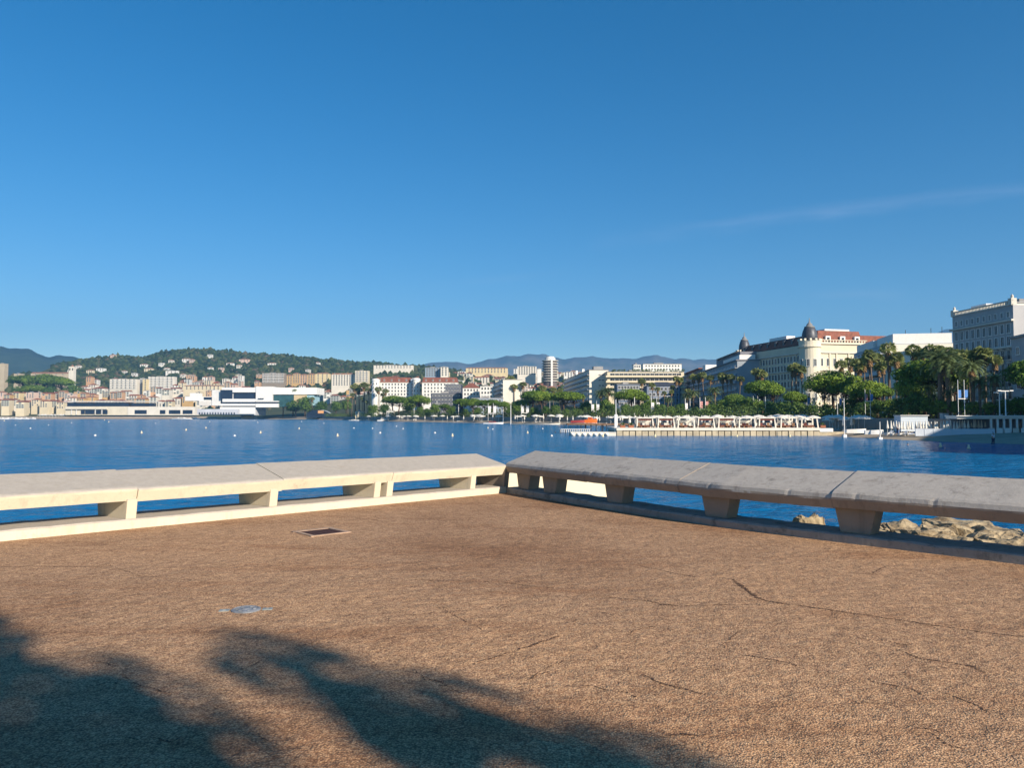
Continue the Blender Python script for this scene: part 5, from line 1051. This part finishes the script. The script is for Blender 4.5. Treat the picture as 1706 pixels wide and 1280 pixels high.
def boat(name, x, D, L, H_, mh, mc, label, cabin=True, z=0, rz=0, cat='boat', group=None):
    root = empty(name, (px(x, D), D, z), rz, label=label, cat=cat, group=group); mb = MB(); n = 8; rings = []
    for i in range(n + 1):
        t = i / n; u = (t - .5) * L; w_ = L * .16 * (1 - max(0, t - .45) ** 2 * 3.2); k = len(mb.v)
        mb.v += [(u, -w_ , H_ * (1 + .35 * t)), (u, -w_ * .7, -.25 * H_ - .1), (u, w_ * .7, -.25 * H_ - .1), (u, w_, H_ * (1 + .35 * t))]; rings.append(k)
    for a, b in zip(rings, rings[1:]):
        for q in range(3): mb.f.append((a + q, a + q + 1, b + q + 1, b + q)); mb.m.append(0)
        mb.f.append((a + 3, a, b, b + 3)); mb.m.append(0)
    mb.f.append((rings[0], rings[0] + 3, rings[0] + 2, rings[0] + 1)); mb.m.append(0); mb.build('hull', mh, root)
    if cabin:
        mb = MB(); mb.add([(-L * .25, -L * .1, H_), (L * .2, -L * .1, H_), (L * .2, L * .1, H_), (-L * .25, L * .1, H_), (-L * .2, -L * .09, H_ * 2.1), (L * .08, -L * .09, H_ * 2.1), (L * .08, L * .09, H_ * 2.1), (-L * .2, L * .09, H_ * 2.1)], [(4, 5, 6, 7), (0, 1, 5, 4), (1, 2, 6, 5), (2, 3, 7, 6), (3, 0, 4, 7)]); cb = mb.build('cabin', mc, root)
        mb = MB(); mb.box(-L * .18, L * .06, -L * .101, -L * .094, H_ * 1.35, H_ * 1.8); mb.build('window', M_glass, cb)
    return root
boat('orange_boat', 984, 205, 3.4, .6, M_orange, M_orange, 'bright orange motor boat standing on the jetty left of the pier', z=2.3)
boat('covered_boat', 962, 200, 3.6, .4, M_red, M_red, 'low boat under a dark red cover left of the orange boat', cabin=False, z=2.3)
boat('pontoon_boat', 822, 388, 10, .6, M_white, M_red, 'white flat pontoon boat with red cabin moored off the distant beach')
boat('pontoon_boat', 893, 350, 22, .5, M_deck, M_deck, 'long white floating platform before the shrubs left of the jetty', cabin=False, cat='platform')
boat('motor_boat', 692, 545, 6, .9, mat('blue_hull', (.05, .28, .5), .4), M_white, 'small turquoise blue motor boat at the distant beach')
for i, (x, D, L) in enumerate([(4, 1050, 16), (14, 1060, 12), (26, 1055, 18), (36, 1065, 12), (44, 1050, 10), (55, 1060, 12), (305, 1040, 26), (325, 1045, 18), (375, 1030, 20), (590, 690, 9), (610, 640, 8), (640, 600, 10), (745, 500, 8), (765, 480, 7), (1425, 143, 3.6), (1455, 133, 3.0)]):
    boat('motor_boat', x, D, L, 1.1 if L > 9 else .45, M_white, M_white, cabin=(x < 1400), label= f"white motor boat {'in the far left marina' if x < 100 else 'moored before the quay and festival hall' if x < 400 else 'beached among rocks at the pier end' if x > 1400 else 'lying off the distant beach'}, {ordn(i if x < 100 else i - 6 if x < 400 else i - 14 if x > 1400 else i - 9)} from left", group='white motor boats', z=0 if x < 1400 else .9, rz=rnd.uniform(-.4, .4))
# banners, masts, lamps
M_blue = mat('blue_banner', (.08, .22, .52), .7); M_pinkb = mat('pale_red_banner', (.62, .30, .28), .7, var=.3, scale=2); M_wb = mat('white_banner', (.78, .76, .74), .7, var=.1, scale=1)
def banner(x, y0, D, m1, m2, bw, by, label):
    base = gz(x, D); h = zz(y0, D) - base; root = empty('banner_mast', (px(x, D), D, base), label=label, cat='banner', group='banner masts along the beach')
    for sx in (-bw * .55, bw * .45): mb = MB(); mb.tube([(sx, 0, 0), (sx, 0, h)], .055 if D < 260 else .1, 6); mb.build('mast', M_white, root)
    z = zz(by, D) - base; mb = MB(); mb.box(-bw * .5, -.06, -.03, .03, z - bw * 1.25, z); mb.build('flag', m1, root)
    if m2: mb = MB(); mb.box(bw * .5, bw * 1.0, -.03, .03, z - bw * 1.25, z); mb.build('flag', m2, root)
    mb = MB(); mb.box(-bw * .55, bw * .9, -.05, .05, z - bw * 1.45, z - bw * 1.33); mb.build('crossbar', M_white, root)
BN = [(818, 672, 445, M_wb, M_wb, 3.0, 677, 'distant white twin banner before the pines left of the blank gable'), (873, 673, 410, M_wb, M_wb, 2.6, 677, 'distant small white twin banner below the blank gable'), (929, 670, 395, M_wb, M_pinkb, 2.4, 675, 'white and pale red twin banner between the pines'), (990, 668, 365, M_wb, M_wb, 2.4, 674, 'white twin banner below the cream end wall'), (1031, 664, 345, M_wb, M_wb, 2.0, 672, 'white twin banner above the left end of the pier'), (1090, 662, 310, M_wb, M_wb, 2.2, 671, 'white twin banner above the second pier cabana'), (1146, 664, 290, M_wb, None, 1.8, 672, 'single white banner on twin masts above the third cabana'), (1171, 662, 280, M_pinkb, M_pinkb, 2.0, 669, 'red and white twin banner above the fourth cabana'),
      (1259, 660, 240, M_wb, M_wb, 1.4, 666, 'white banner on twin masts above the sixth cabana'), (1350, 657, 205, M_blue, M_wb, 1.4, 663, 'blue banner pair on masts below the big umbrella pine'), (1403, 662, 188, M_blue, None, 1.3, 664, 'dark blue banner near the right end of the cabanas'), (1446, 649, 166, M_pinkb, M_blue, 1.1, 657, 'dusky red and light blue banner pair on a tall mast'), (1602, 633, 134, M_blue, M_blue, 1.1, 650, 'two blue banners on a tall white mast before the shaded hotel')]
for a in BN: banner(*a)
for i, (x, y, D, lb) in enumerate([(851, 675, 395, 'thick white mast on the distant beach left of the jetty'), (838, 686, 400, 'thin white pole beside the thick white mast on the distant beach'), (1026, 666, 152, 'tall white mast with thick foot at the left end of the pier'), (1275, 661, 230, 'slim grey mast behind the seventh cabana'), (1395, 671, 170, 'thin white pole at the right end of the pier cabanas'), (1406, 664, 140, 'thin green topped pole standing at the pier end rocks'), (1465, 703, 128, 'short white post at the beach edge right of the pier'), (1057, 662, 330, 'slim mast over the palms above the pier end'), (690, 666, 600, 'distant white mast before the red roofed hotels'), (728, 668, 560, 'distant white frame mast before the dark glass building'), (764, 674, 520, 'white mast under the distant pines'), (789, 676, 500, 'second white mast under the distant pines')]):
    z0 = 1.55 if i == 2 else (0 if D < 145 and x < 1420 else gz(x, D)); h = zz(y, D) - z0; root = empty('mast', (px(x, D), D, z0), label=lb, cat='mast')
    mb = MB(); mb.tube([(0, 0, -1), (0, 0, h)], [.1 if D < 300 else .22, .06 if D < 300 else .15], 6); mb.build('pole', M_white, root)
    mb = MB(); mb.box(-.3, .3, -.3, .3, -1, .5 if i != 2 else 2.6); mb.build('foot', M_white, root)
def lamp(x, y, D, arm, label):
    base = 3.36; h = zz(y, D) - base; root = empty('street_lamp', (px(x, D), D, base), label=label, cat='street lamp', group='street lamps on the promenade'); mb = MB(); mb.tube([(0, 0, 0), (0, 0, h)], [.11, .07], 7); mb.build('pole', M_white, root)
    for s in (-1, 1): mb = MB(); mb.box(min(0, s * arm), max(0, s * arm), -.06, .06, h - .15, h); mb.build('arm', M_white, root); mb = MB(); mb.box(s * arm - .3, s * arm + .3, -.14, .14, h - .1, h + .06); mb.build('lamp_head', M_white, root)
lamp(1675, 651, 128, 1.0, 'white twin arm street lamp near the right edge, right one of two'); lamp(1665, 654, 132, .6, 'shorter white twin arm street lamp, left one of two near the right edge'); lamp(1112, 660, 340, .9, 'distant street lamp among the palms above the second cabana'); lamp(916, 665, 430, 1.0, 'distant street lamp among the pines below the round tower')
# right hand beach buildings
pv_ = empty('beach_pavilion', (px(1592, 127), 127, .95), R(-12), label='long low beach pavilion with flat roof and white columns in shade at the right edge', cat='pavilion')
mb = MB(); mb.box(0, 20, -.5, 5, 2.45, 2.85); mb.box(-.2, 20.2, -.9, 5, 2.85, 3.0); mb.build('roof', M_white, pv_); mb = MB(); mb.box(.2, 19.8, 3.5, 4.2, 0, 2.4); mb.build('wall', plaster((.25, .27, .32)), pv_)
for i in range(16): mb = MB(); x = 5 + i * .95; mb.box(x, x + .28, -.3, 0, 0, 2.44); mb.build('column', M_white, pv_)
for i in range(12): mb = MB(); x = 4.5 + i * 1.2; mb.box(x, x + .9, -.8, -.72, -.2, .95); mb.build('panel', M_white if i % 3 else M_awn, pv_)
hut = empty('beach_hut', (px(1500, 138), 138, 1.4), R(-6), label='plain pale blue boarded beach hut with flat roof behind the closed parasols', cat='hut')
mb = MB(); mb.box(0, 4.6, 0, 3, -.3, 2.5)
for i in range(5): mb.box(0, 4.6, -.03, 0, .1 + i * .45, .36 + i * .45)
mb.build('wall', plaster((.60, .66, .72)), hut); mb = MB(); mb.box(-.15, 4.75, -.3, 3.1, 2.5, 2.62); mb.build('roof', M_white, hut)
sg = empty('utility_cabinet', (px(1570, 140), 140, 3.3), label='pale grey utility cabinet on the promenade above the closed parasols', cat='cabinet'); mb = MB(); mb.box(0, 1.9, 0, 1, -.6, 1.0); mb.build('body', plaster((.4, .46, .5)), sg); mb = MB(); mb.box(-.06, 1.96, -.06, 1.06, 1.0, 1.08); mb.build('lid', M_trim, sg)
mb = MB(); mb.box(0, 10.5, 0, .25, -.5, .85)
for i in range(9): mb.box(i * 1.2, i * 1.2 + .1, -.04, 0, -.4, .8)
o = mb.build('beach_wall', plaster((.62, .66, .72)), label='low white beach wall painted in shade blue in front of the closed parasols', cat='wall'); o.scale = (1.12, 1, .9); o.location = (px(1524, 127), 127, 1.0); o.rotation_euler = (0, 0, R(-13))  # white wall; the blue of its shade is put into the colour
for i, (x, lb) in enumerate([(1480, 'first'), (1490, 'second'), (1503, 'third'), (1515, 'fourth'), (1440, 'fifth'), (1430, 'sixth')]):
    D = shore(x) + 8; s = empty('sun_lounger', (px(x, D), D, gz(x, D)), rnd.uniform(-.5, .5), label=f'white sun lounger on the sand left of the beach wall, at column {lb} of the group', cat='sun lounger', group='sun loungers on the right beach')
    s['label'] = ('leftmost', 'second', 'third', 'fourth', 'fifth', 'rightmost')[(2, 3, 4, 5, 1, 0)[i]].capitalize().lower() + ' of six white sun loungers between the pier end and the beach wall'
    mb = MB(); mb.box(-.9, .9, -.35, .35, .25, .35); mb.box(-.85, -.78, -.3, .3, 0, .25); mb.box(.78, .85, -.3, .3, 0, .25); mb.build('frame', M_white, s); mb = MB(); mb.add([(.3, -.33, .36), (.9, -.33, .8), (.9, .33, .8), (.3, .33, .36)], [(0, 1, 2, 3)]); mb.box(-.88, .3, -.33, .33, .355, .43); mb.build('mattress', M_blue if i % 2 else M_wb, s)
for i, (x, y, c) in enumerate([(1491, 692, M_red), (1497, 712, M_red), (1540, 711, M_red)]):
    pass
# buoys
def buoy(conic):
    root = empty('buoy', (0, 0, -500)); mb = MB(); mb.lathe([(.12, -.3), (.32, -.1), (.34, .12), (.22, .28)], n=10); a = mb.build('float', mat('yellow_float' if conic else 'white_float', (.74, .60, .34) if conic else (.78, .74, .66), .5), root); mb = MB()
    mb.lathe([(.2, .28), (.17, .7), (.05, .82)] if conic else [(.22, .28), (.16, .40), (.03, .46)], n=8); b = mb.build('top', mat('buoy_top', (.74, .66, .45) if conic else (.8, .78, .72), .5), root); TREE[root.name] = [a, b]; return root
B1 = buoy(True); B2 = buoy(False); nb = {0: 0, 1: 0}
BU = [(52, 714.5, 0), (160, 726.5, 0), (237, 722, 1), (311, 717.5, 1), (344, 714, 1), (392, 727, 0), (435, 722, 1), (499, 715, 1), (563, 727, 1), (590, 714, 0), (634, 722, 0), (672, 715, 0), (725, 722, 0), (754, 727, 1), (82, 709, 0), (27, 709, 0), (175, 701, 1), (182, 704, 1), (621, 714.5, 0), (661, 711, 0), (813, 714, 1), (821, 716, 0), (879, 722, 1), (904, 715, 0), (919, 727, 0), (1004, 728, 1), (1091, 728, 1), (1227, 728, 1), (1315, 728, 1), (8, 702, 1), (120, 705, 0), (260, 706, 0), (350, 703, 0), (430, 704.5, 0), (503, 703, 0), (540, 706, 0), (1565, 744.5, 1), (1612, 748, 1)]
for i, (x, y, c) in enumerate(sorted(BU)):
    D = EYE / -((zz(y, 1000) - EYE) / 1000); s = min(2.0, .62 * max(1, D / 330)); an = 'off the far left quay' if x < 300 else 'before the festival hall' if x < 600 else 'before the distant beach' if x < 950 else 'close under the pier wall' if x < 1400 else 'near the right hand beach'
    lb = f"{'yellow pillar' if c else 'pale round'} buoy {an}, {ordn(i)} buoy from left"; src = B1 if c else B2; loc = (px(x, D), D, 0); g = 'mooring and swimming buoys'
    if not nb[c]: nb[c] = 1; src.location = loc; src.scale = (s,) * 3; setp(src, label=lb, cat='buoy', group=g)
    else: copy_tree(src, loc, 0, s, label=lb, cat='buoy', group=g)
# people
M_skin = mat('skin', (.45, .28, .2), .6); M_shirt = mat('white_shirt', (.7, .72, .78), .8); M_trou = mat('dark_blue_trousers', (.03, .04, .08), .8); M_hair = mat('dark_hair', (.03, .02, .02), .7)
def skin(name, verts, edges, rad, m, parent=None, **k):
    me = bpy.data.meshes.new(name); me.from_pydata(verts, edges, []); me.materials.append(m); o = link(name, me, parent, **k)
    md = o.modifiers.new('s', 'SKIN'); lay = me.skin_vertices[0] if me.skin_vertices else None
    if lay is None:
        bm = bmesh.new(); bm.from_mesh(me); bm.verts.layers.skin.verify(); bm.to_mesh(me); bm.free(); lay = me.skin_vertices[0]
    for i, r_ in enumerate(rad): lay.data[i].radius = (r_, r_) if not hasattr(r_, '__len__') else r_; lay.data[i].use_root = (i == 0)
    o.modifiers.new('ss', 'SUBSURF').levels = 1; o.modifiers['ss'].render_levels = 1; return o
def man(x, D, z, h, rz, label, mirror=1):
    s = h / 1.78; root = empty('person', (px(x, D), D, z), rz, label=label, cat='person'); root.scale = (s,) * 3
    V = [(0, 0, .95), (0, 0, 1.2), (0, 0, 1.42), (0, -.01, 1.53), (0, -.02, 1.66), (.18, 0, 1.40), (.24, .02, 1.14), (.22, -.08, .90), (-.18, 0, 1.40), (-.25, .0, 1.14), (-.18, -.16, .98), (.09, 0, .90), (.10, -.03, .50), (.10, .02, .08), (.10, -.12, .03), (-.09, 0, .90), (-.12, .06, .50), (-.13, .14, .10), (-.13, .02, .03), (.22, -.10, .80), (-.16, -.24, .94)]
    E = [(0, 1), (1, 2), (2, 3), (3, 4), (2, 5), (5, 6), (6, 7), (2, 8), (8, 9), (9, 10), (0, 11), (11, 12), (12, 13), (13, 14), (0, 15), (15, 16), (16, 17), (17, 18), (7, 19), (10, 20)]
    Rr = [.13, .13, .13, .055, .10, .055, .042, .032, .055, .042, .032, .09, .065, .042, .035, .09, .065, .042, .035, .03, .03]
    skin('body', V, E, Rr, M_skin, root)
    skin('shirt', [V[0], V[1], V[2], V[5], (.22, .01, 1.22), V[8], (-.225, 0, 1.22)], [(0, 1), (1, 2), (2, 3), (3, 4), (2, 5), (5, 6)], [.155, .15, .15, .075, .062, .075, .062], M_shirt, root)
    skin('trousers', [V[0], V[11], V[12], (.10, .01, .16), V[15], V[16], (-.13, .12, .17)], [(0, 1), (1, 2), (2, 3), (0, 4), (4, 5), (5, 6)], [.145, .105, .082, .065, .105, .082, .065], M_trou, root)
    skin('hair', [(0, .0, 1.72), (0, .04, 1.68)], [(0, 1)], [.095, .09], M_hair, root); return root
man(1653, 101.5, -.12, 1.9, R(25), 'person in white shirt and dark trousers standing at the right beach water edge')
man(1494, 131, .75, 1.75, R(60), 'person standing among the closed parasols on the beach beside the blue hut')
man(1118, 205, 1.2, 1.75, R(160), 'small person standing on the beach between the parasols behind the second cabana')
sw_ = empty('person', (px(1511, 101), 101, 0), label='swimmer with only head and shoulders above the water off the right hand beach', cat='person')
skin('body', [(0, 0, -.5), (0, 0, -.15), (0, 0, .0), (0, 0, .16), (.17, 0, -.05), (-.17, 0, -.05), (.3, -.1, -.35), (-.3, -.1, -.35)], [(0, 1), (1, 2), (2, 3), (1, 4), (1, 5), (4, 6), (5, 7)], [.12, .13, .06, .11, .06, .06, .045, .045], M_skin, sw_); skin('hair', [(0, .02, .22), (0, .05, .2)], [(0, 1)], [.1, .1], M_hair, sw_)
for i in range(9):
    x = 66 + i * 5.2; o = empty('market_awning', (px(x, 1125), 1125, 2.4), label=f'white awning tent on the quay before the waterfront houses, {ordn(i)} from left', cat='awning', group='awning tents on the far left quay')
    mb = MB(); mb.hip(-2, 2, -2, 2, 3.0, 4.6, over=0); mb.build('canopy', M_white if i % 3 else M_awn, o); mb = MB()
    for a, b in ((-1.9, -1.9), (1.9, -1.9), (1.9, 1.9), (-1.9, 1.9)): mb.box(a - .08, a + .08, b - .08, b + .08, -.5, 3)
    mb.build('frame', M_white, o)
# ================================================================= WOODS
def wood(name, zone, n, m, label, size, seed):
    rg = random.Random(seed); ico = bmesh.new(); bmesh.ops.create_icosphere(ico, subdivisions=1, radius=1); IV = [v.co.copy() for v in ico.verts]; IF = [tuple(v.index for v in f.verts) for f in ico.faces]; ico.free()
    vs = []; fs = []; cols2 = []; k = 0
    while k < n:
        x, D = zone(rg)
        if x is None: continue
        z = gz(x, D) ; s = size * rg.uniform(.6, 1.3); tall = rg.uniform(.5, 1.0) if rg.random() > .08 else 1.6; b = len(vs); X = px(x, D); c = rg.random(); k += 1
        for v in IV: q = 1 + rg.uniform(-.28, .28); vs.append((X + v.x * s * q, D + v.y * s * q, z + s * .35 + v.z * s * tall * q))
        fs += [(a + b, c_ + b, d + b) for a, c_, d in IF]; cols2 += [c] * len(IF)
    me = bpy.data.meshes.new(name); me.from_pydata(vs, [], fs); me.materials.append(m)
    at = me.attributes.new('tint', 'FLOAT', 'FACE'); at.data.foreach_set('value', cols2)
    return link(name, me, kind='stuff', label=label, cat='wood')
def woodmat():
    m = mat('mixed_wood', (.05, .08, .02), .9); t = m.node_tree; a = t.nodes.new('ShaderNodeAttribute'); a.attribute_name = 'tint'; r = t.nodes.new('ShaderNodeValToRGB'); e = r.color_ramp.elements
    for p, c in ((.0, (.014, .028, .012)), (.35, (.028, .048, .016)), (.65, (.05, .075, .022)), (.9, (.08, .09, .035)), (1.0, (.10, .075, .05))):
        q = e.new(p) if p not in (0., 1.) else (e[0] if p == 0 else e[-1]); q.color = (*c, 1)
    t.links.new(a.outputs['Fac'], r.inputs[0]); t.links.new(r.outputs[0], t.nodes['Principled BSDF'].inputs['Base Color']); return m
MW = woodmat()
def z1(rg):
    x = rg.uniform(85, 790); Dc = interp(CREST, x, 2); t = rg.uniform(.22, 1.03) ** .8; D = shore(x) + 60 + (Dc - shore(x) - 60) * t
    y = 694 - (gz(x, D) - EYE) / D * 1280
    if y > 652: return None, None
    return x, D
wood('wood', z1, 7500, MW, 'mixed evergreen wood covering the long green hill behind the town', 5.6, 5)
def z2(rg):
    x = rg.uniform(-60, 125); D = rg.uniform(1330, 1640); return (x, D)
wood('wood', z2, 420, MW, 'dark trees on the old town hill around the castle and church', 6.5, 6)
def z3(rg):
    x = rg.uniform(600, 1145); Dc = interp(CREST, x, 2); D = rg.uniform(Dc * .62, Dc * 1.02); return x, D
wood('wood', z3, 700, MW, 'scattered trees between houses on the low ridge behind the hotels', 4.6, 7)
def z4(rg):
    x = rg.uniform(0, 640); D = rg.uniform(1200, 1420); return x, D
wood('garden_trees', z4, 420, MW, 'small garden trees between the far shore town houses', 4.0, 8)
# broad pines on the old town hill
k = 0
for x, y in ((40, 623), (58, 624), (72, 622), (88, 624), (104, 627), (56, 640), (82, 642), (32, 643), (105, 648), (122, 640)):
    o = place_tree('pine' if k < 6 else 'oak', x, y, 1380 if k < 5 else 1330, 1.3, f'umbrella shaped dark tree on the old town hill, {ordn(k)} listed', 'trees on the old town hill'); k += 1
    o['label'] = ['umbrella pine on the old town hill, leftmost beside the short stone tower', 'umbrella pine on the old town hill, second from left in the row', 'umbrella pine on the old town hill, middle of the row before the church', 'umbrella pine on the old town hill, fourth from left in the row', 'umbrella pine on the old town hill nearest the bell tower', 'lower umbrella pine on the old town slope, left below the row', 'round dark tree on the old town slope below the middle pines', 'round dark tree on the old town slope at far left', 'round dark tree on the old town slope below the bell tower', 'round dark tree just right of the bell tower'][k - 1]
# ================================================================= HAZE
mb = MB(); mb.box(-9600, 9600, -400, 9700, -7, 1150)
hm = bpy.data.materials.new('haze'); hm.use_nodes = True; t = hm.node_tree; t.nodes.remove(t.nodes['Principled BSDF'])
pv = t.nodes.new('ShaderNodeVolumePrincipled'); pv.inputs['Color'].default_value = (0.20, 0.52, 0.95, 1); pv.inputs['Density'].default_value = HAZE; pv.inputs['Anisotropy'].default_value = 0.0
t.links.new(pv.outputs[0], t.nodes['Material Output'].inputs['Volume'])
mb.build('haze', hm, kind='stuff', label='thin blue morning haze over the bay', cat='haze')
